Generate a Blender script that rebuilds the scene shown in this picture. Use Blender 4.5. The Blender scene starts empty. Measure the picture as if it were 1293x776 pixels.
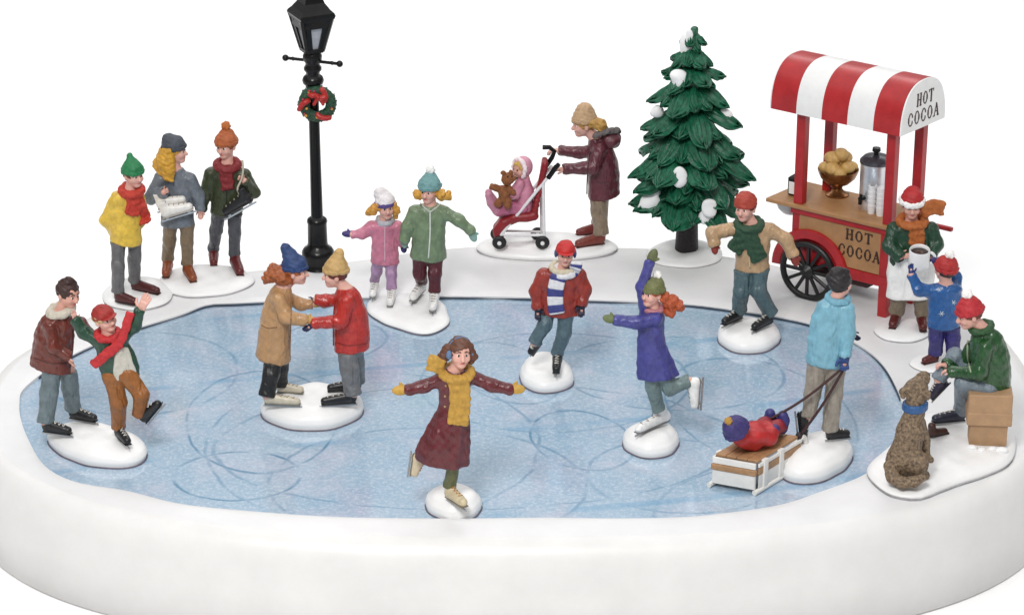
import bpy, math, random
import numpy as np
from mathutils import Vector
from mathutils.bvhtree import BVHTree
sc = bpy.context.scene
COL = sc.collection
random.seed(7); RNG = np.random.default_rng(7)
A_ = np.array
# ------------------------------------------------------------------ camera model (figures are laid out on real upright planes standing on the ground)
FPX, PW, PH, PITCH, HC, CY = 3600.0, 1293, 776, math.radians(23), 13.8, -30.0
FWD = A_([0, math.cos(PITCH), -math.sin(PITCH)]); UPV = A_([0, math.sin(PITCH), math.cos(PITCH)])
CAM = A_([0, CY, HC])
def ray(x, y): return FWD + A_([1., 0, 0]) * (x - PW / 2) / FPX + UPV * (PH / 2 - y) / FPX
def G(x, y, z=0.0):
    d = ray(x, y); return CAM + d * ((z - HC) / d[2])
def PYP(x, y, Y):
    d = ray(x, y); return CAM + d * ((Y - CY) / d[1])
def scale_at(q): return float((A_(q) - CAM) @ FWD) / FPX
def unit(v):
    v = A_(v, dtype=float); return v / max(1e-9, np.linalg.norm(v))
# ------------------------------------------------------------------ materials
def lin(c): return tuple(((v / 255) / 12.92 if v / 255 < .04045 else ((v / 255 + .055) / 1.055) ** 2.4) for v in c)
MATS = {}; PF = .74
def paint(rgb, rough=.42, var=.16, scale=9.0, bump=.12, metal=0.0, spec=.5, coat=0.0, bscale=None, var_rgb=None, fold=0.0):
    key = (fold, tuple(rgb), rough, var, scale, bump, metal, spec, coat, bscale, var_rgb)
    if key in MATS: return MATS[key]
    m = bpy.data.materials.new('paint_%d_%d_%d' % tuple(int(v) for v in rgb)); m.use_nodes = True
    nt = m.node_tree; N = nt.nodes; L = nt.links
    b = N['Principled BSDF']; b.inputs['Roughness'].default_value = rough; b.inputs['Metallic'].default_value = metal
    b.inputs['Specular IOR Level'].default_value = spec; b.inputs['Coat Weight'].default_value = coat
    b.inputs['Coat Roughness'].default_value = .25
    tc = N.new('ShaderNodeTexCoord')
    n1 = N.new('ShaderNodeTexNoise'); n1.inputs['Scale'].default_value = scale; n1.inputs['Detail'].default_value = 5
    n1.inputs['Roughness'].default_value = .65
    L.new(tc.outputs['Object'], n1.inputs['Vector'])
    r = N.new('ShaderNodeValToRGB'); c = lin(rgb); c = c if min(rgb) > 200 else tuple(v * PF for v in c)
    lo = tuple(v * (1 - var) for v in c) if var_rgb is None else lin(var_rgb)
    hi = tuple(min(1, v * (1 + var) + .004) for v in c)
    r.color_ramp.elements[0].position = .32; r.color_ramp.elements[0].color = (*lo, 1)
    r.color_ramp.elements[1].position = .68; r.color_ramp.elements[1].color = (*hi, 1)
    if fold:       # sculpted drapery: long soft folds in the surface, not in the colour
        mp = N.new('ShaderNodeMapping'); mp.inputs['Scale'].default_value = (1, 1, .38); L.new(tc.outputs['Object'], mp.inputs['Vector'])
        n3 = N.new('ShaderNodeTexNoise'); n3.inputs['Scale'].default_value = 10; n3.inputs['Detail'].default_value = 2.5; n3.inputs['Distortion'].default_value = .9
        L.new(mp.outputs['Vector'], n3.inputs['Vector'])
    L.new(n1.outputs['Fac'], r.inputs['Fac']); L.new(r.outputs['Color'], b.inputs['Base Color'])
    if bump:
        n2 = N.new('ShaderNodeTexNoise'); n2.inputs['Scale'].default_value = bscale or scale * 5; n2.inputs['Detail'].default_value = 4
        L.new(tc.outputs['Object'], n2.inputs['Vector'])
        bp = N.new('ShaderNodeBump'); bp.inputs['Strength'].default_value = bump; bp.inputs['Distance'].default_value = .02
        L.new(n2.outputs['Fac'], bp.inputs['Height']); L.new(bp.outputs['Normal'], b.inputs['Normal'])
        if fold:
            bf = N.new('ShaderNodeBump'); bf.inputs['Strength'].default_value = fold; bf.inputs['Distance'].default_value = .09
            L.new(n3.outputs['Fac'], bf.inputs['Height']); L.new(bf.outputs['Normal'], bp.inputs['Normal'])
    MATS[key] = m
    return m
def skin(rgb=(234, 176, 160)): return paint(rgb, .45, .06, 14, .03)
# ------------------------------------------------------------------ objects
def finish(o, label=None, cat=None, group=None, kind=None):
    if label: o['label'] = label
    if cat: o['category'] = cat
    if group: o['group'] = group
    if kind: o['kind'] = kind
    return o
def empty(name, loc, label=None, cat=None, group=None):
    o = bpy.data.objects.new(name, None); COL.objects.link(o); o.location = loc; o.empty_display_size = .1
    return finish(o, label, cat, group)
ROOTLOC = {}
def link_mesh(name, V, Fq, mat, parent=None, smooth=True, origin=None):
    """V in world coordinates; the object's origin goes to `origin` or to its root's location."""
    V = np.asarray(V, dtype=np.float64)
    top = parent
    while top is not None and top.parent is not None: top = top.parent
    off = A_(top.location) if top is not None else (A_(origin) if origin is not None else np.zeros(3))
    me = bpy.data.meshes.new(name)
    if isinstance(Fq, np.ndarray):
        n = Fq.shape[1]; m = len(Fq)
        me.vertices.add(len(V)); me.vertices.foreach_set('co', (V - off).astype(np.float32).ravel())
        me.loops.add(n * m); me.loops.foreach_set('vertex_index', Fq.astype(np.int32).ravel())
        me.polygons.add(m); me.polygons.foreach_set('loop_start', np.arange(0, n * m, n, dtype=np.int32))
        me.update(calc_edges=True); me.validate()
    else:
        me.from_pydata((V - off).tolist(), [], Fq); me.update()
    if smooth: me.polygons.foreach_set('use_smooth', np.ones(len(me.polygons), dtype=bool))
    if mat is not None:
        for mm in (mat if isinstance(mat, (list, tuple)) else [mat]): me.materials.append(mm)
    o = bpy.data.objects.new(name, me); COL.objects.link(o)
    if parent is not None: 
        o.parent = parent
        if parent is not top: # nested: the part itself sits at the root's origin
            pass
    elif origin is not None: o.location = origin
    return o
# ------------------------------------------------------------------ signed-distance sculpting
class Field:
    def __init__(s, h=.011): s.h = h; s.ops = []; s.lo = A_([1e9] * 3); s.hi = A_([-1e9] * 3); s.dsp = []
    def _bb(s, lo, hi, op):
        if op == 'add': s.lo = np.minimum(s.lo, lo); s.hi = np.maximum(s.hi, hi)
    def cap(s, a, b, ra, rb=None, k=.02, op='add'):
        a = A_(a, dtype=float); b = A_(b, dtype=float); rb = ra if rb is None else rb; R = max(ra, rb)
        lo = np.minimum(a, b) - R; hi = np.maximum(a, b) + R; s._bb(lo, hi, op)
        ba = b - a; L2 = max(1e-12, ba @ ba)
        def f(p):
            q = p - a; t = np.clip((q @ ba) / L2, 0, 1)
            return np.sqrt(((q - t[..., None] * ba) ** 2).sum(-1)) - (ra + (rb - ra) * t)
        s.ops.append((op, lo, hi, f, k)); return s
    def chain(s, pts, rs, k=.02, op='add'):
        if not hasattr(rs, '__len__'): rs = [rs] * len(pts)
        for i in range(len(pts) - 1): s.cap(pts[i], pts[i + 1], rs[i], rs[i + 1], k, op)
        return s
    def ell(s, c, rad, M=None, k=.02, op='add'):
        c = A_(c, dtype=float); rad = A_(rad, dtype=float); M = np.eye(3) if M is None else A_(M)
        ext = np.sqrt(((M.T * rad) ** 2).sum(1)); lo = c - ext; hi = c + ext; s._bb(lo, hi, op)
        def f(p):
            q = (p - c) @ M.T; k0 = np.sqrt(((q / rad) ** 2).sum(-1)); k1 = np.sqrt(((q / rad ** 2) ** 2).sum(-1))
            return k0 * (k0 - 1) / np.maximum(k1, 1e-9)
        s.ops.append((op, lo, hi, f, k)); return s
    def box(s, c, half, M=None, rnd=.01, k=.01, op='add'):
        c = A_(c, dtype=float); half = A_(half, dtype=float); M = np.eye(3) if M is None else A_(M)
        ext = np.abs(M.T) @ half; lo = c - ext; hi = c + ext; s._bb(lo, hi, op); hh = half - rnd
        def f(p):
            q = np.abs((p - c) @ M.T) - hh
            return np.sqrt((np.maximum(q, 0) ** 2).sum(-1)) + np.minimum(q.max(-1), 0) - rnd
        s.ops.append((op, lo, hi, f, k)); return s
    def clip(s, pt, n, k=.008):
        """keep the side n points to"""
        pt = A_(pt, dtype=float); n = unit(n)
        s.ops.append(('clip', None, None, lambda p: -((p - pt) @ n), k)); return s
    def loft(s, C, a, b, k=.02, end=.02, flute=None, R=None, Fv=None):
        """elliptical cross-sections a (image-wide) x b (deep) along the centres C"""
        C = A_(C, dtype=float); a = A_(a, dtype=float); b = A_(b, dtype=float)
        ax = unit(C[-1] - C[0]); t0 = (C - C[0]) @ ax
        o = np.argsort(t0); C = C[o]; a = a[o]; b = b[o]; t0 = t0[o]
        tt = np.linspace(t0[0], t0[-1], 60)
        def sm(v):
            w = np.interp(tt, t0, v); kk = np.ones(7) / 7; wp = np.pad(w, 3, mode='edge'); return np.convolve(wp, kk, 'valid')
        cx, cy, cz, aa, bb = (sm(v) for v in (C[:, 0], C[:, 1], C[:, 2], a, b))
        Rv = A_([1., 0, 0]) if R is None else unit(R); Rv = unit(Rv - ax * (Rv @ ax)); Fw = np.cross(ax, Rv)
        m = max(a.max(), b.max()); lo = C.min(0) - m; hi = C.max(0) + m; s._bb(lo, hi, 'add'); C0 = C[0].copy(); T0, T1 = t0[0], t0[-1]
        def f(p, side=False):
            q = p - C0; t = q @ ax
            c = np.stack([np.interp(t, tt, cx), np.interp(t, tt, cy), np.interp(t, tt, cz)], -1)
            A1 = np.interp(t, tt, aa); B1 = np.interp(t, tt, bb)
            u = (p - c) @ Rv; v = (p - c) @ Fw
            if flute:
                n, amp, ph = flute; th = np.arctan2(v / B1, u / A1); g = 1 + amp * np.clip((t - T0) / (T1 - T0), 0, 1) ** 1.5 * np.sin(n * th + ph)
                A1 = A1 * g; B1 = B1 * g
            d = (np.sqrt((u / A1) ** 2 + (v / B1) ** 2) - 1) * np.minimum(A1, B1)
            if side: return d, t, T1
            e = np.maximum(T0 - t, t - T1)
            hh = np.maximum(end - np.abs(d - e), 0) / end
            return np.maximum(d, e) + hh * hh * end * .25
        s.ops.append(('add', lo, hi, f, k)); s.fl = f; return s
    def noise(s, amp, freq, seed=0): s.dsp.append((amp, freq, seed)); return s
    def mesh(s):
        h = s.h; lo = s.lo - 3 * h; hi = s.hi + 3 * h
        n = np.ceil((hi - lo) / h).astype(int) + 1
        D = np.full(n, 1e3, dtype=np.float64)
        ax = [lo[i] + np.arange(n[i]) * h for i in range(3)]
        for op, l, u, f, k in s.ops:
            if l is None: i0 = A_([0, 0, 0]); i1 = n
            else:
                pad = k + 3 * h
                i0 = np.clip(np.floor((l - pad - lo) / h).astype(int), 0, n); i1 = np.clip(np.ceil((u + pad - lo) / h).astype(int) + 1, 0, n)
            sl = tuple(slice(i0[i], i1[i]) for i in range(3))
            if any(i1[i] <= i0[i] for i in range(3)): continue
            g = np.stack(np.meshgrid(*[ax[i][i0[i]:i1[i]] for i in range(3)], indexing='ij'), -1)
            d = f(g); D0 = D[sl]
            if op == 'add':
                hh = np.maximum(k - np.abs(d - D0), 0) / k; D[sl] = np.minimum(d, D0) - hh * hh * k * .25
            else:
                d2 = -d if op == 'sub' else d
                hh = np.maximum(k - np.abs(d2 - D0), 0) / k; D[sl] = np.maximum(d2, D0) + hh * hh * k * .25
        if s.dsp:
            X, Y, Z = np.meshgrid(*ax, indexing='ij', sparse=True)
            for amp, fr, sd in s.dsp:
                r = np.random.default_rng(sd); w = 0
                for _ in range(5):
                    kx = unit(r.normal(size=3)) * fr * r.uniform(.6, 1.5); w = w + np.sin(kx[0] * X + kx[1] * Y + kx[2] * Z + r.uniform(0, 6.28))
                D = D + amp * .45 * w
        return nets(D, lo, h)
EDG = A_([(0, 1), (2, 3), (4, 5), (6, 7), (0, 2), (1, 3), (4, 6), (5, 7), (0, 4), (1, 5), (2, 6), (3, 7)])
def nets(D, lo, h):
    S = D < 0
    c = [S[i:S.shape[0] - 1 + i, j:S.shape[1] - 1 + j, k:S.shape[2] - 1 + k] for i in (0, 1) for j in (0, 1) for k in (0, 1)]
    cnt = sum(x.astype(np.int8) for x in c); act = (cnt > 0) & (cnt < 8)
    I = np.argwhere(act)
    offs = A_([(i, j, k) for i in (0, 1) for j in (0, 1) for k in (0, 1)])
    vals = np.stack([D[I[:, 0] + o[0], I[:, 1] + o[1], I[:, 2] + o[2]] for o in offs], 1)
    acc = np.zeros((len(I), 3)); num = np.zeros(len(I))
    for a, b in EDG:
        va, vb = vals[:, a], vals[:, b]; cr = (va < 0) != (vb < 0)
        t = np.where(cr, va / np.where(cr, va - vb, 1), 0)
        acc += np.where(cr[:, None], offs[a] + t[:, None] * (offs[b] - offs[a]), 0); num += cr
    V = lo + h * (I + acc / num[:, None])
    idx = np.full(act.shape, -1, dtype=np.int64); idx[act] = np.arange(len(I))
    Q = []
    for axs in range(3):
        s0 = [slice(None)] * 3; s1 = [slice(None)] * 3; s0[axs] = slice(0, -1); s1[axs] = slice(1, None)
        e = S[tuple(s0)] != S[tuple(s1)]
        E = np.argwhere(e); b, c2 = (axs + 1) % 3, (axs + 2) % 3
        ok = (E[:, b] > 0) & (E[:, c2] > 0) & (E[:, b] < idx.shape[b]) & (E[:, c2] < idx.shape[c2]); E = E[ok]
        def at(db, dc):
            T = E.copy(); T[:, b] += db; T[:, c2] += dc; return idx[T[:, 0], T[:, 1], T[:, 2]]
        q = np.stack([at(-1, -1), at(0, -1), at(0, 0), at(-1, 0)], 1)
        fl = S[E[:, 0], E[:, 1], E[:, 2]]
        q[~fl] = q[~fl][:, ::-1]; Q.append(q)
    Q = np.concatenate(Q); Q = Q[(Q >= 0).all(1)]
    return V, Q
def sculpt(name, field, mat, parent=None, origin=None):
    V, Q = field.mesh(); o = link_mesh(name, V, Q, mat, parent, True, origin); o['_n'] = len(V); del o['_n']
    return o, (V, Q)
def bvh(VQ): return BVHTree.FromPolygons([tuple(v) for v in VQ[0]], [tuple(int(i) for i in q) for q in VQ[1]])
# ------------------------------------------------------------------ plain mesh pieces
class MB:
    def __init__(s): s.V = []; s.F = []
    def add(s, V, F):
        o = len(s.V); s.V.extend([tuple(v) for v in V]); s.F.extend([tuple(i + o for i in f) for f in F]); return s
    def obox(s, c, half, M=None, bev=.006):
        M = np.eye(3) if M is None else A_(M); half = A_(half, dtype=float); bev = min(bev, half.min() * .6)
        V = []; idx = {}
        for sx in (-1, 1):
            for sy in (-1, 1):
                for sz in (-1, 1):
                    for a in range(3):
                        q = A_([sx, sy, sz]) * half
                        for j in range(3):
                            if j != a: q[j] -= (sx, sy, sz)[j] * bev
                        idx[(sx, sy, sz, a)] = len(V); V.append(A_(c) + q @ M)
        F = []
        for a in range(3):
            b, d = (a + 1) % 3, (a + 2) % 3
            for sg in (-1, 1):
                qs = []
                for (u, v) in ((-1, -1), (1, -1), (1, 1), (-1, 1)):
                    t = [0, 0, 0]; t[a] = sg; t[b] = u; t[d] = v; qs.append(idx[(*t, a)])
                F.append(qs if sg > 0 else qs[::-1])
        for a in range(3):          # edge bevels
            b, d = (a + 1) % 3, (a + 2) % 3
            for u in (-1, 1):
                for v in (-1, 1):
                    t0 = [0] * 3; t1 = [0] * 3; t0[a] = -1; t1[a] = 1
                    for t in (t0, t1): t[b] = u; t[d] = v
                    q = [idx[(*t0, b)], idx[(*t1, b)], idx[(*t1, d)], idx[(*t0, d)]]
                    F.append(q if u * v < 0 else q[::-1])
        for sx in (-1, 1):
            for sy in (-1, 1):
                for sz in (-1, 1):
                    q = [idx[(sx, sy, sz, a)] for a in range(3)]; F.append(q if sx * sy * sz > 0 else q[::-1])
        return s.add(V, F)
    def bar(s, a, b, w, t, up=(0, 0, 1), bev=.004):
        a = A_(a, dtype=float); b = A_(b, dtype=float); d = unit(b - a); r = unit(np.cross(d, up)); u = np.cross(r, d)
        return s.obox((a + b) / 2, (np.linalg.norm(b - a) / 2, w / 2, t / 2), A_([d, r, u]), bev)
    def tube(s, pts, rs, n=12, caps=True):
        pts = [A_(p, dtype=float) for p in pts]
        if not hasattr(rs, '__len__'): rs = [rs] * len(pts)
        V = []; F = []; ref = A_([0, 0, 1.])
        d0 = unit(pts[1] - pts[0])
        if abs(d0 @ ref) > .9: ref = A_([1., 0, 0])
        u = unit(np.cross(d0, ref))
        for i, p in enumerate(pts):
            d = unit(pts[min(i + 1, len(pts) - 1)] - pts[max(i - 1, 0)]); u = unit(u - d * (u @ d)); v = np.cross(d, u)
            for k in range(n):
                t = 2 * math.pi * k / n; V.append(p + rs[i] * (math.cos(t) * u + math.sin(t) * v))
        for i in range(len(pts) - 1):
            for k in range(n): F.append((i * n + k, i * n + (k + 1) % n, (i + 1) * n + (k + 1) % n, (i + 1) * n + k))
        if caps: F.append(tuple(range(n))[::-1]); F.append(tuple((len(pts) - 1) * n + k for k in range(n)))
        return s.add(V, F)
    def lathe(s, c, prof, n=32, M=None, rot=0, close=True):
        """prof: (r, z) from bottom to top about the z axis at c"""
        V = []; F = []; M = np.eye(3) if M is None else A_(M)
        for r, z in prof:
            for k in range(n):
                t = 2 * math.pi * k / n + rot; V.append(A_(c) + A_([r * math.cos(t), r * math.sin(t), z]) @ M)
        for i in range(len(prof) - 1):
            for k in range(n): F.append((i * n + k, i * n + (k + 1) % n, (i + 1) * n + (k + 1) % n, (i + 1) * n + k))
        if close: F.append(tuple(range(n))[::-1]); F.append(tuple((len(prof) - 1) * n + k for k in range(n)))
        return s.add(V, F)
    def sphere(s, c, r, M=None, n=12, m=8):
        rad = A_([r] * 3) if not hasattr(r, '__len__') else A_(r); M = np.eye(3) if M is None else A_(M)
        V = [A_(c) + (A_([0, 0, -1.]) * rad) @ M]; F = []
        for i in range(1, m):
            ph = -math.pi / 2 + math.pi * i / m
            for k in range(n):
                t = 2 * math.pi * k / n; V.append(A_(c) + (A_([math.cos(ph) * math.cos(t), math.cos(ph) * math.sin(t), math.sin(ph)]) * rad) @ M)
        V.append(A_(c) + (A_([0, 0, 1.]) * rad) @ M); T = len(V) - 1
        for k in range(n):
            F.append((0, 1 + (k + 1) % n, 1 + k)); F.append((T, 1 + (m - 2) * n + k, 1 + (m - 2) * n + (k + 1) % n))
            for i in range(m - 2): F.append((1 + i * n + k, 1 + i * n + (k + 1) % n, 1 + (i + 1) * n + (k + 1) % n, 1 + (i + 1) * n + k))
        return s.add(V, F)
    def prism(s, P2, d):
        """closed outline of 3D points P2 extruded along d"""
        n = len(P2); V = list(P2) + [A_(p) + A_(d) for p in P2]
        return s.add(V, [tuple(range(n))[::-1], tuple(range(n, 2 * n))] + [(i, (i + 1) % n, n + (i + 1) % n, n + i) for i in range(n)])
    def obj(s, name, mat, parent=None, smooth=False, origin=None):
        o = link_mesh(name, s.V, s.F, mat, parent, smooth, origin)
        return o
def autosmooth(o, deg=40):
    me = o.data; me.polygons.foreach_set('use_smooth', np.ones(len(me.polygons), dtype=bool)); me.set_sharp_from_angle(angle=math.radians(deg)); return o
def catmull(P, n=8, closed=False):
    P = [A_(p, dtype=float) for p in P]; N = len(P); out = []
    for i in range(N if closed else N - 1):
        g = (lambda j: P[j % N]) if closed else (lambda j: P[min(max(j, 0), N - 1)])
        p0, p1, p2, p3 = g(i - 1), g(i), g(i + 1), g(i + 2)
        for k in range(n):
            t = k / n; out.append(.5 * (2 * p1 + (p2 - p0) * t + (2 * p0 - 5 * p1 + 4 * p2 - p3) * t * t + (3 * p1 - p0 - 3 * p2 + p3) * t ** 3))
    if not closed: out.append(P[-1])
    return out
class Fig:
    """a thing standing at a ground point; P() places points on the upright plane through it, w pixels nearer the camera"""
    def __init__(s, name, label, cat, fx, fy, z, group=None):
        g = G(fx, fy, z); s.g = g; s.z = z; s.Y = g[1]; s.s = scale_at(g); s.root = empty(name, g, label, cat, group)
    def P(s, x, y, w=0): return PYP(x, y, s.Y - w * s.s)
    def G(s, x, y, z=None): return G(x, y, s.z if z is None else z)
    def hit(s, tree, x, y, lift=0, w=8):
        d = ray(x, y); r = tree.ray_cast(Vector(CAM), Vector(unit(d)))
        if r[0] is None: return s.P(x, y, w)
        return A_(r[0]) - unit(d) * lift * s.s
# ------------------------------------------------------------------ people
STEEL = lambda: paint((196, 198, 200), .28, .08, 20, .03, metal=.85)
def hand(F, W, d, n, t, L, curl=.5, spread=0.0):
    d = unit(d); n = unit(A_(n) - d * (A_(n) @ d)); t = unit(A_(t) - d * (A_(t) @ d) - n * (A_(t) @ n)); W = A_(W)
    F.box(W + d * .26 * L, (.27 * L, .21 * L, .10 * L), A_([d, t, n]), .08 * L, .05 * L)
    for i in range(4):
        b = W + d * .46 * L + t * (.165 - .11 * i) * L; ln = L * (.42, .48, .45, .34)[i] * .5
        c1, c2 = curl * .7 + .06 * i, curl * 1.7 + .08 * i; sp = t * spread * (.3 - .2 * i)
        m = b + unit(d * math.cos(c1) + n * math.sin(c1) + sp) * ln; e = m + unit(d * math.cos(c2) + n * math.sin(c2) + sp) * ln
        F.chain([b, m, e], [.07 * L, .066 * L, .056 * L], .012 * L)
    b = W + d * .12 * L + t * .17 * L; m = b + unit(d * .55 + t * .8 + n * .25) * .24 * L; e = m + unit(d * .85 + t * .35 + n * .4) * .2 * L
    F.chain([b, m, e], [.09 * L, .078 * L, .062 * L], .03 * L)
def mitt(F, W, d, n, t, L):
    d = unit(d); n = unit(A_(n) - d * (A_(n) @ d)); t = unit(A_(t) - d * (A_(t) @ d) - n * (A_(t) @ n)); W = A_(W)
    F.ell(W + d * .44 * L, (.52 * L, .30 * L, .2 * L), A_([d, t, n]), .05 * L)
    F.cap(W - d * .02 * L, W + d * .3 * L, .2 * L, .23 * L, .06 * L)
    F.cap(W + d * .2 * L + t * .16 * L, W + d * .45 * L + t * .4 * L + n * .05 * L, .11 * L, .085 * L, .04 * L)
class Head:
    def __init__(s, f, x, y, w, r, yaw=0, pitch=0, roll=0):
        s.f = f; s.c = f.P(x, y, w); r *= .99; s.r = r * f.s; yw, pt, ro = (math.radians(v) for v in (yaw, pitch, roll))
        Fv = A_([math.sin(yw), -math.cos(yw), 0]); R = A_([math.cos(yw), math.sin(yw), 0]); U = A_([0, 0, 1.])
        Fv, U = Fv * math.cos(pt) + U * math.sin(pt), U * math.cos(pt) - Fv * math.sin(pt)
        R, U = R * math.cos(ro) - U * math.sin(ro), U * math.cos(ro) + R * math.sin(ro)
        s.R, s.U, s.F = R, U, Fv; s.M = A_([R, U, Fv])
    def L(s, x, y, z): return s.c + (s.R * x + s.U * y + s.F * z) * s.r
def person(label, foot, head, torso, arms, legs, coat, trousers=None, skinc=(242, 186, 170), hair=None, hat=None, scarf=None,
           flute=None, face=True, belt=None, group=None, hem_end=3, brow=(90, 60, 45), collar=None, zipc=None, buttons=None, h=.0088, coat_rough=.42, lips=(222, 124, 118), coat_var=.2, tuck=True):
    f = Fig('person', label, 'person', *foot, group); S = f.s; root = f.root
    H = Head(f, *head); r = H.r
    B = Field(h)
    # head
    B.ell(H.L(0, .38, -.12), A_([1.0, 1.02, 1.18]) * r, H.M, .2 * r)
    B.ell(H.L(0, -.32, .16), A_([.84, 1.02, .92]) * r, H.M, .3 * r)
    B.ell(H.L(0, -1.05, .66), A_([.38, .3, .34]) * r, H.M, .3 * r)
    for sx in (-1, 1):
        B.ell(H.L(.44 * sx, -.34, .72), A_([.36, .34, .34]) * r, H.M, .2 * r)
        B.ell(H.L(1.0 * sx, -.08, -.1), A_([.14, .36, .24]) * r, H.M, .06 * r)
        B.ell(H.L(.37 * sx, .05, 1.12), A_([.2, .13, .14]) * r, H.M, .08 * r, 'sub')
    B.cap(H.L(0, .12, 1.0), H.L(0, -.32, 1.24), .13 * r, .21 * r, .12 * r)
    B.cap(H.L(-.5, .32, .86), H.L(.5, .32, .86), .14 * r, None, .15 * r)
    # torso, neck
    T = [f.P(t[0], t[1], t[2]) for t in torso]; ta = [t[3] * .96 * S for t in torso]; tb = [t[4] * .98 * S for t in torso]
    B.cap(H.L(0, -.6, -.25), T[0] + (T[1] - T[0]) * .4, .58 * r, .68 * r, .2 * r)
    B.loft(T, [v * .82 for v in ta], [v * .8 for v in tb], .03, .02)
    AR = []
    for a in arms:
        pts = [f.P(*p) for p in a['pts']]; rs = [v * .9 * S for v in a['r']]; AR.append((pts, rs))
        dn = unit(pts[-1] - pts[-2]) if 'd' not in a else unit(f.P(a['pts'][-1][0] + a['d'][0], a['pts'][-1][1] + a['d'][1], (a['pts'][-1] + (0,))[2] + a['d'][2]) - pts[-1])
        def pv(v): return unit(f.P(PW / 2 + v[0], PH / 2 + v[1], v[2]) - f.P(PW / 2, PH / 2, 0))
        nn = pv(a.get('n', (0, 0, 1))); tt = pv(a.get('t', (0, -1, 0)))
        B.chain(pts, [v * .7 for v in rs], .02)
        L = a.get('L', 15) * S; a['_'] = (pts[-1], dn, nn, tt, L)
        if a.get('hand', 'bare') == 'bare': hand(B, pts[-1] + dn * rs[-1] * .25, dn, nn, tt, L, a.get('curl', .5), a.get('spread', 0))
        else: B.cap(pts[-1], pts[-1] + dn * .55 * L, rs[-1] * .6, .14 * L, .02)
    # legs
    LG = []
    for l in legs:
        sh = l['shoe']; g = lambda p: f.P(*p) if len(p) == 3 else f.G(*p)
        a, b = g(sh['a']), g(sh['b']); kn = None; hip = f.P(*l['hip']); rr = sh.get('r', 4.6) * S; d = unit(b - a)
        up0 = A_([0, 0, 1.]) if len(sh['a']) == 2 else (f.P(*l['knee']) if l.get('knee') else hip) - a
        if sh.get('up'): up0 = f.P(*sh['up']) - a
        U = unit(up0 - d * (up0 @ d)); bl = rr * .75 if sh['kind'] == 'skate' else 0
        a2 = a + U * bl; b2 = b + U * bl
        ank = a2 + U * rr * 2.3 + d * rr * .75
        if l.get('knee'): kn = f.P(*l['knee'])
        else: kn = (hip + ank) / 2 + A_([0, -1., 0]) * 1.5 * S
        if l.get('ank'): ank = f.P(*l['ank'])
        rs = [v * .91 * S for v in l['r']]; LG.append((hip, kn, ank, rs, a, b, a2, b2, U, d, rr, sh, bl))
        B.chain([hip, kn, ank], [v * .74 for v in rs], .02)
        B.cap(ank, a2 + d * rr * .9 + U * rr * .9, rs[2] * .6, rr * .7, .02); B.cap(a2 + d * rr * .9 + U * rr * .9, b2 - d * rr + U * rr * .8, rr * .7, rr * .55, .02)
    body, bm = sculpt('body', B, skin(skinc), root); tree = bvh(bm)
    if face:
        def on(x, y, lift=0.0):
            q = tree.ray_cast(Vector(H.L(x, y, 3.2)), Vector(-H.F)); return (A_(q[0]) if q[0] is not None else H.L(x, y, 1.0)) + H.F * lift * r
        for sx in (-1, 1):
            e = MB().sphere(on(.37 * sx, .05, -.02), A_([.185, .11, .09]) * r, H.M).obj('eye', paint((236, 232, 226), .3, .02, 9, 0), root, True)
            MB().sphere(on(.37 * sx, .05, .05), A_([.11, .11, .06]) * r, H.M).obj('iris', paint((52, 36, 30), .25, .02, 9, 0), e, True)
            MB().tube([on(.17 * sx, .37, .02), on(.38 * sx, .42, .02), on(.62 * sx, .3, .02)], [.055 * r, .07 * r, .035 * r], 6).obj('eyebrow', paint(brow, .6), root, True)
        MB().tube([on(-.3, -.7, .0), on(-.12, -.74, .02), on(.12, -.74, .02), on(.3, -.7, .0)], [.025 * r, .06 * r, .06 * r, .025 * r], 7).obj('mouth', paint(lips, .4), root, True)
    # trousers
    if trousers:
        F = Field(.0105)
        for (hip, kn, ank, rs, a, b, a2, b2, U, d, rr, sh, bl) in LG:
            e = ank + unit(kn - ank) * sh.get('cuff', 0) * S
            dn_ = unit(e - kn); F.chain([hip, kn, e, e + dn_ * rs[2] * .9], list(rs) + [rs[2]], 3 * S)
            sd_ = unit(np.cross(dn_, A_([0, -1., .01]))); F.box(e + dn_ * rs[2] * 1.5, (rs[2] * 1.25, rs[2] * 1.3, rs[2] * 1.3), A_([dn_, sd_, np.cross(dn_, sd_)]), .004, .01, 'sub')
        if len(LG) == 2 and np.linalg.norm(LG[0][0] - LG[1][0]) < 40 * S:
            F.cap(LG[0][0], LG[1][0], LG[0][3][0] * 1.02, None, 5 * S)
        if coat and tuck:
            CFd = Field(); CFd.loft(T, ta, tb, flute=flute)
            def inside(p, g=CFd.fl):
                d, t, T1 = g(p, True); return np.maximum(d + .016, t - T1) * 0 + np.where(t < T1 - .012, d + .016, -1.0)
            F.ops.append(('clip', None, None, inside, .006))
        F.noise(.004, 30, 3).noise(.002, 70, 5)
        sculpt('trousers', F, paint(trousers, .42, .2, 11, .14, fold=.55), root)
    for (hip, kn, ank, rs, a, b, a2, b2, U, d, rr, sh, bl) in LG:
        F = Field(.0078); hc = a2 + d * rr * .95 + U * rr * .95; tc = b2 - d * rr * .85 + U * rr * .72
        F.cap(hc, tc, rr, rr * .84, .4 * rr); F.cap(a2 + d * rr * 1.3 + U * rr * 1.7, b2 - d * rr * 1.9 + U * rr * 1.0, rr * .8, rr * .75, .5 * rr)
        top = ank + unit(kn - ank) * sh.get('shaft', 1.5 if sh['kind'] == 'shoe' else 4) * S
        F.cap(hc, top, rr * .92, max(rr * .85, rs[2] * .92 if sh['kind'] == 'skate' else rs[2] * .8), .5 * rr)
        F.clip(a2, U, .2 * rr); F.clip(top, -unit(top - hc) if np.linalg.norm(top - hc) > .5 * rr else -U, .15 * rr)
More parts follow.
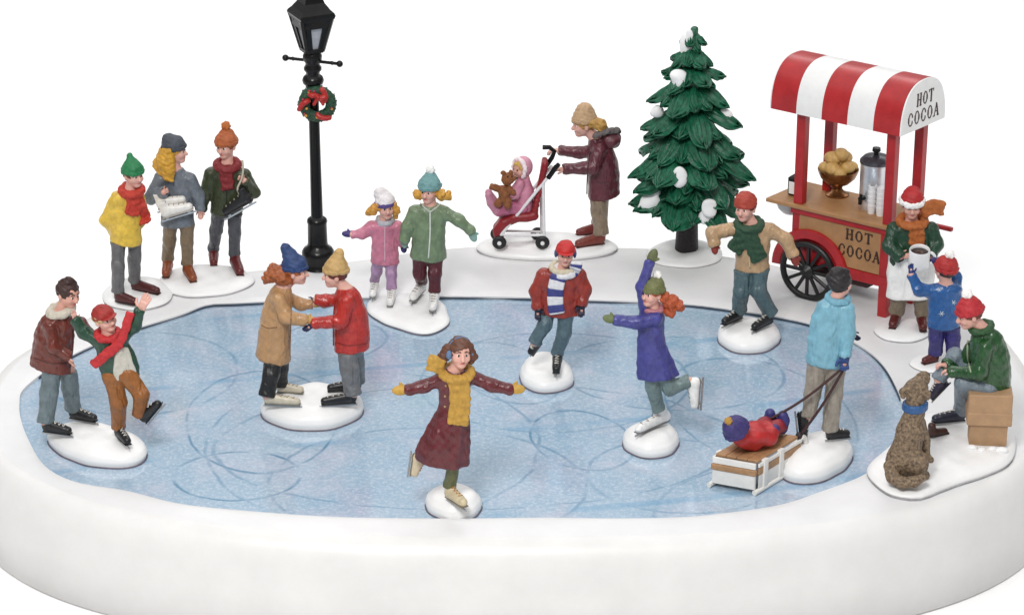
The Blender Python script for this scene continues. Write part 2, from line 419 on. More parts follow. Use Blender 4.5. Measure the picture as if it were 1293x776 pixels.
        o, VQ = sculpt('skate_boot' if sh['kind'] == 'skate' else 'shoe', F, paint(sh['c'], .38, .16, 16, .1), root)
        t2 = bvh(VQ); side = np.cross(d, U)
        # sole
        so = MB().bar(a2 + d * rr * .1 + U * rr * .02, b2 - d * rr * .1 + U * rr * .02, rr * 1.5, rr * .26, U, rr * .12).obj('sole', paint(sh.get('sole', tuple(v * .6 for v in sh['c'])), .5), o)
        lc = sh.get('lace', (225, 220, 208) if max(sh['c']) < 90 else (150, 135, 120))
        if sh['kind'] == 'skate':
            m = MB(); m.bar(a - d * rr * .25 + U * bl * .22, b + d * rr * .3 + U * bl * .22, rr * .2, bl * .5, U, rr * .04)
            for q in (a2 + d * rr * .9, b2 - d * rr * 1.2): m.bar(q - U * bl * .8, q + U * rr * .1, rr * .3, rr * .5, d, rr * .04)
            m.obj('blade', STEEL(), o)
        if sh.get('laces', sh['kind'] == 'skate'):
            m = MB(); last = None
            for i in range(5):
                base = (b2 - d * rr * 1.9 + U * rr * 1.3) * (1 - i / 4) + (hc + U * rr * 2.0 + d * rr * .6) * (i / 4); out = unit(d * .6 + U * .8)
                P3 = []
                for k in (-.42, 0, .42):
                    q = base + side * rr * k + out * rr * 2.5; hit = t2.ray_cast(Vector(q), Vector(-out))
                    if hit[0] is not None: P3.append(A_(hit[0]) + out * rr * .05)
                if len(P3) == 3:
                    m.tube(([last] if last is not None else []) + P3, rr * .085, 5); last = P3[-1]
            if m.V: m.obj('laces', paint(lc, .6), o, True)
    # coat
    ctree = None
    if coat:
        F = Field(.0105); F.loft(T, ta, tb, 4 * S, hem_end * S, flute)
        for (pts, rs), a in zip(AR, arms):
            F.chain(pts, rs, 5 * S)
            if a.get('cuffed', True):
                d = unit(pts[-1] - pts[-2]); F.cap(pts[-1] - d * 2.2 * S, pts[-1] - d * .2 * S, rs[-1] * 1.1, rs[-1] * 1.12, .8 * S)
                F.ell(pts[-1] + d * (rs[-1] * .62 + .5 * S), (rs[-1] * .8,) * 3, None, 1.2 * S, 'sub')
        F.noise(.0046, 24, 11).noise(.0024, 62, 12)
        co, cm = sculpt('coat', F, paint(coat, coat_rough - .06, coat_var + .05, 10, .16, fold=.42, coat=.12), root); ctree = bvh(cm)
        if zipc:
            for pts, wd, col in zipc:
                q = [f.hit(ctree, x, y, .25) for x, y in catmull2(pts)]
                MB().tube(q, wd * S, 6).obj('trim', paint(col, .5), co, True)
        if buttons:
            for x, y, rr_, col in buttons:
                q = f.hit(ctree, x, y, .2); MB().sphere(q, rr_ * S, None, 8, 6).obj('button', paint(col, .35), co, True)
    for a in arms:
        hd = a.get('hand', 'bare')
        if hd != 'bare':
            W, dn, nn, tt, L = a['_']; F = Field(.0078)
            if hd == 'mitten': mitt(F, W, dn, nn, tt, L)
            else: hand(F, W + dn * .18 * L, dn, nn, tt, L, a.get('curl', .6), a.get('spread', 0)); F.cap(W - dn * .02 * L, W + dn * .3 * L, .22 * L, .23 * L, .05 * L)
            sculpt('mitten' if hd == 'mitten' else 'glove', F, paint(a['c'], .55, .16, 16, .2), root)
    if collar:
        F = Field(.0095)
        for x, y, w, rx, rz, th, col, tilt in [collar]:
            c = f.P(x, y, w); pts = [c + A_([math.cos(t) * rx * S, -math.sin(t) * rz * S, math.cos(t) * tilt * S - (math.sin(t) * 2.0 * S)]) for t in np.linspace(0, 2 * math.pi, 17)]
            F.chain(pts, th * S, 1.5 * S); F.noise(.006, 80, 4)
            sculpt('collar', F, paint(col, .55, .12, 22, .25), root)
    # hair
    if hair:
        hc = hair['c']; F = Field(.0088)
        if hair.get('shell', True):
            F.ell(H.L(0, .38, -.18), A_([1.12, 1.14, 1.26]) * r, H.M, .1 * r)
            F.ell(H.L(0, -.5, 1.15), A_([hair.get('open', .86), 1.12, 1.15]) * r, H.M, .08 * r, 'sub')
            F.clip(H.L(0, hair.get('low', -.55), 0), H.U, .1 * r)
        for pts, rs in hair.get('strands', []):
            F.chain([f.P(*p) for p in pts], [v * S for v in (rs if hasattr(rs, '__len__') else [rs] * len(pts))], 2 * S)
        if hair.get('curls'):
            rg = np.random.default_rng(hair.get('seed', 1))
            for (x, y, w, R) in hair['curls']:
                for _ in range(16):
                    v = unit(rg.normal(size=3)); F.ell(f.P(x, y, w) + v * R * S * .68, (R * .36 * S * rg.uniform(.8, 1.25),) * 3, None, 1.2 * S)
                F.ell(f.P(x, y, w), (R * .8 * S,) * 3, None, 2 * S)
        F.noise(.0045, 120, 8).noise(.0025, 60, 9)
        if hat: F.clip(H.L(0, hat.get('low', .42) + .3, 0), -H.U, .05 * r)
        ho, _ = sculpt('hair', F, paint(hc, .5, .3, 26, .35, bscale=70), root)
    if hat: make_hat(f, H, root, **hat)
    if scarf:
        F = Field(.0095); c = f.P(*scarf['c']); rx, rz, th = (v * S for v in scarf['ring'])
        tl = scarf.get('tilt', 0) * S
        c = c + A_([0, 0, -.6 * th]); pts = [c + A_([math.cos(t) * rx, -math.sin(t) * rz, math.cos(t) * tl - math.sin(t) * scarf.get('dip', 3) * S]) for t in np.linspace(0, 2 * math.pi, 19)]
        F.chain(pts, th, 2 * S)
        if scarf.get('two', False): F.chain([p + A_([0, 0, th * 1.0]) for p in pts], th * .85, 1.2 * S)
        tails = []
        for pts, wd, tk in scarf.get('tails', []):
            Q = []
            cp = catmull2(pts, 5)
            for i, q in enumerate(cp):
                q0 = cp[max(i - 1, 0)]; q1 = cp[min(i + 1, len(cp) - 1)]; tx, ty = q1[0] - q0[0], q1[1] - q0[1]; n_ = math.hypot(tx, ty) or 1
                nx, ny = -ty / n_, tx / n_; row = []
                for kx in (-.5, 0, .5):
                    x, y = q[0] + nx * kx * wd, q[1] + ny * kx * wd
                    if len(q) > 2: row.append(f.P(x, y, q[2]))
                    else:
                        row.append(f.hit(ctree, x, y, tk * .5, scarf['c'][2] + scarf['ring'][1]))
                ym = np.median([v[1] for v in row]); row = [v if abs(v[1] - ym) < 4 * S else PYP(q[0] + nx * kx * wd, q[1] + ny * kx * wd, ym) for v, kx in zip(row, (-.5, 0, .5))]
                Q.append(row)
            tails.append((Q, tk))
        if scarf.get('stripe'):
            F.noise(.004, 90, 6); so, _ = sculpt('scarf', F, paint(scarf['c2'], .6, .14, 20, .35), root)
            F1 = Field(.0095); F2 = Field(.0095)
            for Q, tk in tails:
                for i, row in enumerate(Q):
                    FF = F1 if (i // scarf['stripe']) % 2 == 0 else F2
                    FF.chain(row, tk * S, 1.0 * S)
                    if i + 1 < len(Q): FF.chain([(A_(u) + A_(v)) / 2 for u, v in zip(row, Q[i + 1])], tk * S, 1 * S)
            sculpt('scarf_stripe', F1, paint(scarf['col'], .6, .14, 20, .35), so)
            sculpt('scarf_stripe', F2, paint(scarf['c2'], .6, .14, 20, .35), so)
        else:
            for Q, tk in tails:
                for i, row in enumerate(Q):
                    F.chain(row, tk * S, 1.2 * S)
                    if i + 1 < len(Q): F.chain([(A_(u) + A_(v)) / 2 for u, v in zip(row, Q[i + 1])], tk * S, 1.2 * S)
            F.noise(.0045, 70, 6).noise(.003, 130, 2)
            sculpt('scarf', F, paint(scarf['col'], .6, .2, 18, .35), root)
    f.ctree = ctree; f.btree = tree; f.H = H
    return f
def catmull2(pts, n=6):
    return [tuple(p) for p in catmull(pts, n)]
def make_hat(f, H, root, kind='beanie', c=(200, 50, 40), tip=2.0, tipx=0.0, tipz=-.2, cuff=None, pom=None, tipr=.35, low=.42, brim=None, w=1.15, pomr=.42, flap=None):
    r = H.r; F = Field(.0088)
    if kind in ('beanie', 'santa'):
        F.ell(H.L(0, low + .1, -.14), A_([w, 1.22, w * 1.16]) * r, H.M, .1 * r)
        tipr *= 1.15; F.cap(H.L(0, low + .45, -.14), H.L(tipx, tip - tipr, tipz), 1.12 * r, tipr * r, .5 * r)
        F.clip(H.L(0, low - .08, -.1), H.U + H.F * -.0, .1 * r)
    elif kind == 'cap':
        F.ell(H.L(0, low, -.12), A_([w, 1.2, w * 1.14]) * r, H.M, .1 * r); F.clip(H.L(0, low - .1, 0), H.U, .08 * r)
    F.noise(.003, 75, 21).noise(.002, 140, 22)
    o, _ = sculpt('hat', F, paint(c, .55, .18, 20, .35, bscale=80), root)
    if cuff is not None:
        F = Field(.0085); th = .13 if kind != 'santa' else .26
        for dy in ((0, .2) if kind != 'santa' else (0, .15)):
            pts = [H.L(math.cos(t) * w * 1.02, low + dy - .02, -.14 + math.sin(t) * w * 1.16) for t in np.linspace(0, 2 * math.pi, 21)]
            F.chain(pts, th * r, .1 * r)
        F.noise(.005, 110, 5)
        sculpt('cuff', F, paint(cuff, .6, .12, 24, .4, bscale=90), o)
    if kind == 'cap' and brim:
        F = Field(.008)
        F.ell(H.L(0, low + .06, .95), A_([.92, .11, .85]) * r, H.M, .05 * r); F.clip(H.L(0, 0, .75), H.F, .05 * r)
        sculpt('brim', F, paint(brim, .5, .12, 20, .2), o)
    if pom is not None:
        F = Field(.008); cc = H.L(tipx, tip + pomr * .35, tipz); rg = np.random.default_rng(3)
        F.ell(cc, (pomr * r * .85,) * 3)
        for _ in range(40): F.ell(cc + unit(rg.normal(size=3)) * pomr * r * .75, (pomr * r * .3,) * 3, None, .03 * r)
        sculpt('pompom', F, paint(pom, .8, .1, 30, .3), o)
    if flap:
        F = Field(.008)
        for sx in (-1, 1): F.ell(H.L(1.08 * sx, -.05, -.12), A_([.2, .5, .45]) * r, H.M)
        sculpt('ear_flap', F, paint(flap, .6, .15, 20, .3), o)
    return o
# ------------------------------------------------------------------ the snow platform, the ice, the table
SNOW = None
def snow_mat(rgb=(226, 226, 228), rough=.38, bump=.05, name='snow_paint'):
    return paint(rgb, rough, .035, 1.6, bump, bscale=22, spec=.4)
PL = [(-6.06, .8), (-5.5, 1.85), (-4.75, 3.05), (-4.3, 3.45), (-3.3, 3.75), (-2.1, 4.07), (-1.2, 4.42), (-.2, 4.62), (.8, 4.56), (2.0, 4.48), (3.1, 4.1), (4.4, 3.3), (5.6, 2.55), (6.07, 1.35)]
fr = []
for t in np.linspace(0, math.pi, 21)[1:-1]:
    c, s_ = math.cos(t), math.sin(t); e = 2 / 2.62
    fr.append((.0 + 6.24 * math.copysign(abs(c) ** e, c), .3 - 4.25 * abs(s_) ** e))
OUT = [A_([x, y, 0.]) for x, y in PL + fr]
OUT = A_(catmull(OUT, 6, True))
def inset(P, d):
    n = len(P); Q = P.copy()
    for _ in range(1):
        T = np.roll(P, -1, 0) - np.roll(P, 1, 0); Nn = np.stack([T[:, 1], -T[:, 0], 0 * T[:, 0]], 1); Nn /= np.linalg.norm(Nn, axis=1)[:, None]
        cen = P.mean(0); sg = np.sign(((cen - P) * Nn).sum(1).mean()); Q = P + Nn * sg * d
    return Q
ice_px = [(25, 512), (28, 497), (48, 479), (75, 461), (107, 444), (140, 430), (172, 418), (230, 400), (262, 388), (300, 386), (380, 382), (500, 378), (620, 378), (740, 382), (850, 386), (922, 394), (1010, 409), (1060, 426), (1095, 446), (1116, 466), (1130, 490), (1139, 515), (1137, 545), (1124, 572), (1108, 590), (1085, 606), (1040, 623), (985, 641), (910, 652), (850, 657), (760, 658), (690, 657), (610, 658), (520, 658), (420, 656), (330, 650), (230, 640), (160, 623), (95, 612), (56, 591), (35, 556), (26, 530)]
ICE = A_(catmull([G(x, y, 0) for x, y in ice_px], 4, True))
base = empty('display_base', (0, 0, 0), 'white oval snow platform with an iced skating pond set into its top', 'display base')
def in_poly(P, x, y):
    n = len(P); c = False; j = n - 1
    for i in range(n):
        if (P[i][1] > y) != (P[j][1] > y) and x < (P[j][0] - P[i][0]) * (y - P[i][1]) / (P[j][1] - P[i][1]) + P[i][0]: c = not c
        j = i
    return c
SZ = .06   # height of the snow above the ice
def build_base():
    n = len(OUT); prof = [(.0, -1.12), (-.03, -1.1), (-.02, -.6), (0.0, -.24)]
    for k in range(1, 8):
        a = math.pi / 2 * k / 7; prof.append((.24 * (1 - math.cos(a)), -.24 + (.24 + SZ) * math.sin(a)))
    rings = []
    for d, z in prof:
        R = inset(OUT, d); R[:, 2] = z; rings.append(R)
    V = np.concatenate(rings); F = []
    for i in range(len(rings) - 1):
        for k in range(n): F.append((i * n + k, i * n + (k + 1) % n, (i + 1) * n + (k + 1) % n, (i + 1) * n + k))
    F = [f for f in F]; F.append(tuple(range(n)))
    wall = link_mesh('snow_rim', V, [f if OUTCCW else f[::-1] for f in F], snow_mat((220, 219, 218), .4, .04), base, True)
    # the snow sheet between the platform's edge and the pond: bridge by angle
    m = 260
    cen = A_([-.55, .25])
    def radial(P, off=0):
        th = np.arctan2(P[:, 1] - cen[1], P[:, 0] - cen[0]); r = np.hypot(P[:, 1] - cen[1], P[:, 0] - cen[0]); o = np.argsort(th)
        tt = np.linspace(-math.pi, math.pi, m, endpoint=False); return tt, np.interp(tt, th[o], r[o], period=2 * math.pi)
    tt, ro = radial(inset(OUT, .24)); _, ri = radial(ICE)
    V = []; K = 14
    prof2 = []
    for j in range(K + 1):
        u = j / K
        for k in range(m):
            gap = max(ro[k] - ri[k], .01); r = ri[k] + .0 + gap * u; x, y = cen[0] + r * math.cos(tt[k]), cen[1] + r * math.sin(tt[k])
            dd = gap * u
            lip = .05 if y > 1.0 else (.05 * max(0, min(1, (y + 1.8) / 2.8)))
            z = SZ - (.02) * math.exp(-dd / .05)
            z += .012 * math.sin(2.3 * x + 1.1) * math.cos(2.9 * y) * min(1, dd * 3) * min(1, (gap - dd) * 4) if y > 2 else 0
            V.append((x, y, z))
    for k in range(m):   # the wall down to the ice
        V.append((cen[0] + (ri[k] + .004) * math.cos(tt[k]), cen[1] + (ri[k] + .004) * math.sin(tt[k]), -.02))
    F = []
    for j in range(K):
        for k in range(m): F.append((j * m + k, (j + 1) * m + k, (j + 1) * m + (k + 1) % m, j * m + (k + 1) % m))
    b = (K + 1) * m
    for k in range(m): F.append((b + k, k, (k + 1) % m, b + (k + 1) % m))
    o = link_mesh('snow_top', V, F, snow_mat((221, 221, 222), .4, .05), base, True)
    autosmooth(o, 50)
    # thin dark line where the snow meets the far side of the pond
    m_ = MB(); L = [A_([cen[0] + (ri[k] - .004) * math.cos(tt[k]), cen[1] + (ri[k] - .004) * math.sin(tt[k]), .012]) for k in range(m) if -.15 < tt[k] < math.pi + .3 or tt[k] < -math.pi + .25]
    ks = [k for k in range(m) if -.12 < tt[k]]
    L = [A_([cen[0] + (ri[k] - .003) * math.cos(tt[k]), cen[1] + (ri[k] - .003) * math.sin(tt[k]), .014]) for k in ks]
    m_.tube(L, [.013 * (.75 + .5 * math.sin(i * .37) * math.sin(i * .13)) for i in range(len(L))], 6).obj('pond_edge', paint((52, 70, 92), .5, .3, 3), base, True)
    # ice
    V = [(p[0] , p[1], -.001) for p in inset(ICE, -.03)]
    link_mesh('ice', V, [tuple(range(len(V)))], ice_mat(), base, False)
OUTCCW = sum((OUT[i][0] * OUT[(i + 1) % len(OUT)][1] - OUT[(i + 1) % len(OUT)][0] * OUT[i][1]) for i in range(len(OUT))) > 0
def ice_mat():
    m = bpy.data.materials.new('ice_paint'); m.use_nodes = True; nt = m.node_tree; N = nt.nodes; L = nt.links; b = N['Principled BSDF']
    tc = N.new('ShaderNodeTexCoord')
    def noise(s, det=5, rough=.6, dist=0):
        n = N.new('ShaderNodeTexNoise'); n.inputs['Scale'].default_value = s; n.inputs['Detail'].default_value = det; n.inputs['Roughness'].default_value = rough
        n.inputs['Distortion'].default_value = dist; L.new(tc.outputs['Object'], n.inputs['Vector']); return n.outputs['Fac']
    def ramp(v, p0, p1, c0=(0, 0, 0, 1), c1=(1, 1, 1, 1)):
        r = N.new('ShaderNodeValToRGB'); r.color_ramp.elements[0].position = p0; r.color_ramp.elements[1].position = p1
        r.color_ramp.elements[0].color = c0; r.color_ramp.elements[1].color = c1; L.new(v, r.inputs['Fac']); return r.outputs['Color']
    def mix(f, a, c):
        x = N.new('ShaderNodeMix'); x.data_type = 'RGBA'
        if isinstance(f, float): x.inputs[0].default_value = f
        else: L.new(f, x.inputs[0])
        for v, i in ((a, 6), (c, 7)):
            if isinstance(v, tuple): x.inputs[i].default_value = (*lin(v), 1)
            else: L.new(v, x.inputs[i])
        return x.outputs[2]
    def math_(op, a, c=None):
        x = N.new('ShaderNodeMath'); x.operation = op
        for v, i in ((a, 0), (c, 1)):
            if v is None: continue
            if isinstance(v, (int, float)): x.inputs[i].default_value = v
            else: L.new(v, x.inputs[i])
        return x.outputs[0]
    col = mix(ramp(noise(.55, 4), .35, .65), ICE_A, ICE_B)
    col = mix(math_('MULTIPLY', ramp(noise(1.3, 5, .6, .6), .48, .66), .55), col, ICE_L)      # lilac clouds
    col = mix(math_('MULTIPLY', ramp(noise(7, 6, .7), .45, .7), .35), col, ICE_D)             # mottled deeper blue
    col = mix(math_('MULTIPLY', ramp(noise(20, 6, .78), .48, .64), .7), col, (200, 213, 226))   # fine frost
    col = mix(math_('MULTIPLY', ramp(noise(48, 3, .7), .6, .72), .45), col, (208, 218, 228))
    # skate tracks: arcs of ellipses (px centre, px radii, turn, first and last angle)
    arcs = [(330, 530, 95, 62, .1), (300, 600, 80, 30, .0), (640, 470, 60, 40, .4), (735, 555, 62, 38, .3), (470, 560, 210, 90, .2), (860, 600, 120, 45, -.2), (700, 480, 170, 60, .1),
            (850, 470, 140, 45, -.15), (600, 560, 330, 75, .05), (420, 430, 70, 24, .5), (960, 520, 110, 70, .3), (540, 610, 200, 70, -.1), (180, 470, 120, 50, .2), (1010, 640, 190, 60, .3)]
    tot = None; brk = noise(1.7, 3); wob = noise(1.3, 2)
    for i, (cx, cy, rx, ry, tn) in enumerate(arcs):
        c = G(cx, cy); ex = abs(G(cx + rx, cy)[0] - c[0]); ey = abs(G(cx, cy - ry)[1] - c[1])
        mp = N.new('ShaderNodeMapping'); mp.vector_type = 'TEXTURE'; mp.inputs['Location'].default_value = c; mp.inputs['Rotation'].default_value = (0, 0, tn); mp.inputs['Scale'].default_value = (ex, ey, 1)
        L.new(tc.outputs['Object'], mp.inputs['Vector']); ln = N.new('ShaderNodeVectorMath'); ln.operation = 'LENGTH'; L.new(mp.outputs['Vector'], ln.inputs[0])
        d = math_('ABSOLUTE', math_('SUBTRACT', math_('ADD', ln.outputs['Value'], math_('MULTIPLY', math_('SUBTRACT', wob, .5), .09)), 1.0))
        mr = N.new('ShaderNodeMapRange'); mr.interpolation_type = 'SMOOTHSTEP'; wd = .024 / ((ex + ey) / 2)
        mr.inputs['From Min'].default_value = wd * .25; mr.inputs['From Max'].default_value = wd * 1.3; mr.inputs['To Min'].default_value = 1; mr.inputs['To Max'].default_value = 0
        L.new(d, mr.inputs['Value']); v = mr.outputs[0]
        v = math_('MULTIPLY', v, .95 if i in (0, 1, 3) else .62)
        tot = v if tot is None else math_('MAXIMUM', tot, v)
    tot = math_('MULTIPLY', tot, ramp(brk, .38, .56))
    col = mix(math_('MULTIPLY', tot, .85), col, (78, 128, 160))
    # straight scored lines
    wv = N.new('ShaderNodeTexWave'); wv.inputs['Scale'].default_value = .16; wv.inputs['Distortion'].default_value = 5; wv.inputs['Detail'].default_value = 1.5; wv.inputs['Detail Scale'].default_value = .35
    mp = N.new('ShaderNodeMapping'); mp.inputs['Rotation'].default_value = (0, 0, 1.25); L.new(tc.outputs['Object'], mp.inputs['Vector']); L.new(mp.outputs['Vector'], wv.inputs['Vector'])
    ln2 = ramp(wv.outputs['Fac'], .985, .998)
    col = mix(math_('MULTIPLY', math_('MULTIPLY', ln2, ramp(noise(.9, 2), .45, .55)), .5), col, (110, 158, 192))
    L.new(col, b.inputs['Base Color'])
    b.inputs['Roughness'].default_value = .13; b.inputs['IOR'].default_value = 1.8; b.inputs['Coat Weight'].default_value = .35; b.inputs['Coat Roughness'].default_value = .06
    bp = N.new('ShaderNodeBump'); bp.inputs['Strength'].default_value = .05; bp.inputs['Distance'].default_value = .02
    L.new(noise(5, 4), bp.inputs['Height']); L.new(bp.outputs['Normal'], b.inputs['Normal'])
    return m
ICE_A, ICE_B, ICE_L, ICE_D = (160, 183, 202), (144, 172, 195), (190, 192, 208), (122, 157, 184)
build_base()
tb = MB().obox((0, 2, -1.32), (60, 60, .2), None, .02).obj('tabletop', paint((250, 250, 250), .7, .0, 1, 0), None); finish(tb, 'white seamless studio table under the snow platform', 'table', kind='structure')
# ------------------------------------------------------------------ snow mounds
class Mound:
    def __init__(s, label, poly, z0, h, n=4.2, pw=2.4, seed=1, ell=None, group='snow mounds under the figures'):
        if ell: cx, cy, rx, ry, sk = ell; poly = [(cx + rx * math.cos(t), cy + ry * math.sin(t) + sk * math.cos(t)) for t in np.linspace(0, 2 * math.pi, 25)[:-1]]
        P = A_(catmull([G(x, y, z0) for x, y in poly], 4, True)); s.c = P.mean(0); s.z0, s.h, s.n, s.pw = z0, h, n, pw
        d = P - s.c; th = np.arctan2(d[:, 1], d[:, 0]); r = np.hypot(d[:, 0], d[:, 1]); o = np.argsort(th); s.th, s.r = th[o], r[o]
        M = 72; K = 22; tt = np.linspace(-math.pi, math.pi, M, endpoint=False); rr = s.rad(tt); V = []; rg = np.random.default_rng(seed); ph = rg.uniform(0, 6, 6)
        us = [.0] + list(1 - (1 - np.linspace(0, 1, K)[1:]) ** 2.0)
        for j, u in enumerate(us[1:]):
            for k in range(M):
                wob = 1 + .02 * math.sin(3 * tt[k] + ph[0]) + .012 * math.sin(7 * tt[k] + ph[1]); bulge = 1.0 + (.03 if .9 < u < .995 else 0)
                x, y = s.c[0] + rr[k] * u * wob * bulge * math.cos(tt[k]), s.c[1] + rr[k] * u * wob * bulge * math.sin(tt[k])
                z = s.prof(u) + (.010 * math.sin(9 * x + ph[2]) * math.sin(8 * y + ph[3]) + .006 * math.sin(19 * x + ph[4]) * math.sin(17 * y + ph[5])) * min(1, h * 8) * (1 - u ** 6)
                V.append((x, y, z0 + z - (.02 if u > .999 else 0)))
        V.append((s.c[0], s.c[1], z0 + s.prof(0))); F = []
        for j in range(K - 2):
            for k in range(M): F.append((j * M + k, (j + 1) * M + k, (j + 1) * M + (k + 1) % M, j * M + (k + 1) % M))
        for k in range(M): F.append((len(V) - 1, k, (k + 1) % M))
        F = [f for f in F]
        s.o = link_mesh('snow_mound', V, F, snow_mat((234, 234, 234), .36, .12), None, True, (s.c[0], s.c[1], z0)); finish(s.o, label, 'snow mound', group)
        # thin line round the foot of the mound, darker at ice level
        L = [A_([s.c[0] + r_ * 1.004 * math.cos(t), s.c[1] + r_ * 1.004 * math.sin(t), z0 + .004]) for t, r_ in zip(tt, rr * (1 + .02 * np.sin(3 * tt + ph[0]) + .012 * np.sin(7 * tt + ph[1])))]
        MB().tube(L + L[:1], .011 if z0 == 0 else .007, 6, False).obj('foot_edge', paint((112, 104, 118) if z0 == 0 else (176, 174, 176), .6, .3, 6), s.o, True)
    def rad(s, t): return np.interp(t, s.th, s.r, period=2 * math.pi)
    def prof(s, u): return s.h * max(0, 1 - u ** s.n) ** (1 / s.pw)
    def z(s, x, y):
        z = s.z0 + s.h
        for _ in range(8):
            g = G(x, y, z); d = g - s.c; u = math.hypot(d[0], d[1]) / float(s.rad(math.atan2(d[1], d[0]))); z = .5 * z + .5 * (s.z0 + s.prof(min(u, .9)))
        return z
M = {}
def mound(k, label, **kw): M[k] = Mound(label, kw.pop('poly', None), kw.pop('z0', 0.0), kw.pop('h', .2), seed=len(M) + 1, **kw)
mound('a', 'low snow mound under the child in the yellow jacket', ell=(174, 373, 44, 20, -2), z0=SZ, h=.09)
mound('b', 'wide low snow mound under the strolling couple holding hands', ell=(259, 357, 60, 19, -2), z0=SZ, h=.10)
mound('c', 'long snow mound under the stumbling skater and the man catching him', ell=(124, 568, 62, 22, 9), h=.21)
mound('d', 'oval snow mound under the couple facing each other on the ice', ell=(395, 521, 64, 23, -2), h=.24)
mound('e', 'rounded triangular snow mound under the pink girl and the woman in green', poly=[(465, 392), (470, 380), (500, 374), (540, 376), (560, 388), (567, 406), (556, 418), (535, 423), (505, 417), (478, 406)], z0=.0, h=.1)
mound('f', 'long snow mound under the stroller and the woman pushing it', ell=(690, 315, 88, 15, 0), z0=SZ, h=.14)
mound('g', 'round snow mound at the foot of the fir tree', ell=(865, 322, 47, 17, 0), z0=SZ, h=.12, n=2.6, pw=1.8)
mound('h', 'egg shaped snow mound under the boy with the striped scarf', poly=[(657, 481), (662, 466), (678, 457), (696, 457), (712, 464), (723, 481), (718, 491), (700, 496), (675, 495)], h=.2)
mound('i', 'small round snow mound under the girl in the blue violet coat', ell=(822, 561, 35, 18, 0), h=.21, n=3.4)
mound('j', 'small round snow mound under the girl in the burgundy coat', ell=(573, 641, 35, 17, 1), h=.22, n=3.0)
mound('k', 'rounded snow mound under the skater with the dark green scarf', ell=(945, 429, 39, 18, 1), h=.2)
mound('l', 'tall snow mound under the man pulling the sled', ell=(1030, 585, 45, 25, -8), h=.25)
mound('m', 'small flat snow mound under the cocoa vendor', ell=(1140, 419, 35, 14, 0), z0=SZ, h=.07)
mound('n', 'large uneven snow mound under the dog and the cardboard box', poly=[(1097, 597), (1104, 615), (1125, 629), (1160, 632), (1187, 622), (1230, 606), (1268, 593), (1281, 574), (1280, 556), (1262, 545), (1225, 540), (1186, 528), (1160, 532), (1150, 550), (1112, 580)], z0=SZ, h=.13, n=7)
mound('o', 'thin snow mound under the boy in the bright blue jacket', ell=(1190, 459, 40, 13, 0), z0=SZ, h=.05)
# ------------------------------------------------------------------ the people (joints: px x, px y, px towards the camera)
CREAM, WHITE, BLACK, NAVY = (222, 212, 190), (226, 226, 224), (26, 26, 30), (36, 40, 82)
def ft(k, x, y): return (x, y, M[k].z(x, y))
def sk(a, b, c=BLACK, r=4.6, **kw): return dict(a=a, b=b, c=c, r=r, kind='skate', **kw)
def sh(a, b, c, r=5.2, **kw): return dict(a=a, b=b, c=c, r=r, kind='shoe', **kw)
SHN = paint
person('child in a yellow jacket with green pointed hat and red scarf, hands behind the back', ft('a', 170, 374), (168.5, 221, 0, 11, 42, 0, 0),
    [(165, 238, 0, 8, 7), (162, 246, 0, 17, 10), (159.5, 262, 0, 19, 12), (158.5, 285, 0, 20.5, 13), (159, 307, 0, 21.5, 14)],
    [dict(pts=[(148, 249, 2), (133, 278, -2), (146, 297, -11)], r=[8.5, 8, 7]), dict(pts=[(176, 249, -4), (182, 272, -10), (170, 292, -14)], r=[8, 7.5, 7])],
    [dict(hip=(149, 300, 2), r=[10, 9, 8.2], shoe=sh((146, 379), (173, 384), (84, 24, 26), 5.6)), dict(hip=(170, 300, -3), r=[10, 9, 8], shoe=sh((167, 364), (202, 371), (84, 24, 26), 5.6))],
    (240, 200, 72), (112, 110, 112), hair=dict(c=(110, 70, 44), low=-.25), hat=dict(c=(30, 132, 78), tip=2.55, tipz=-.5, tipr=.3, cuff=(32, 138, 82), low=.4),
    scarf=dict(c=(166, 237, 1), ring=(12, 10, 5), col=(206, 56, 36), tails=[([(168, 243), (169, 256), (167, 270)], 13, 2.6), ([(171, 243), (177, 262), (183, 280)], 12, 2.6)]))
person('woman with long golden hair and grey hat, white skates held to her grey sweater', ft('b', 226, 346), (221.5, 191, 0, 11.2, 78, 4, 0),
    [(222, 211, 0, 8, 7), (220, 220, 0, 20, 11), (222, 240, 0, 23, 13), (224, 262, 0, 21, 13), (225, 284, 0, 21.5, 14)],
    [dict(pts=[(203, 224, 3), (191, 250, 7), (206, 243, 22)], r=[9, 8.5, 7], d=(9, -4, 6), L=14, curl=.8), dict(pts=[(240, 226, 0), (250, 248, 2), (252.5, 264, 6)], r=[9, 8, 6.8], d=(.5, 10, 0), L=14, curl=.7)],
    [dict(hip=(216, 278, 0), r=[10.5, 9, 8.2], shoe=sh((213, 338), (209, 351), (150, 74, 36), 6.4)), dict(hip=(236, 278, 0), r=[10.5, 8.8, 7.8], shoe=sh((236, 344), (245, 357), (150, 74, 36), 6.4))],
    (118, 126, 136), (138, 118, 92), hair=dict(c=(222, 166, 48), low=-.5, strands=[([(212, 190, 8), (207, 205, 12), (211, 224, 16)], [8, 9, 5]), ([(208, 192, 2), (201, 208, 6), (203, 218, 10)], [8, 8, 4]), ([(214, 198, 10), (214, 214, 15), (216, 226, 17)], [7, 7, 4])]),
    hat=dict(c=(74, 80, 90), tip=2.1, tipz=-.7, tipr=.6, cuff=(70, 76, 86), low=.45))
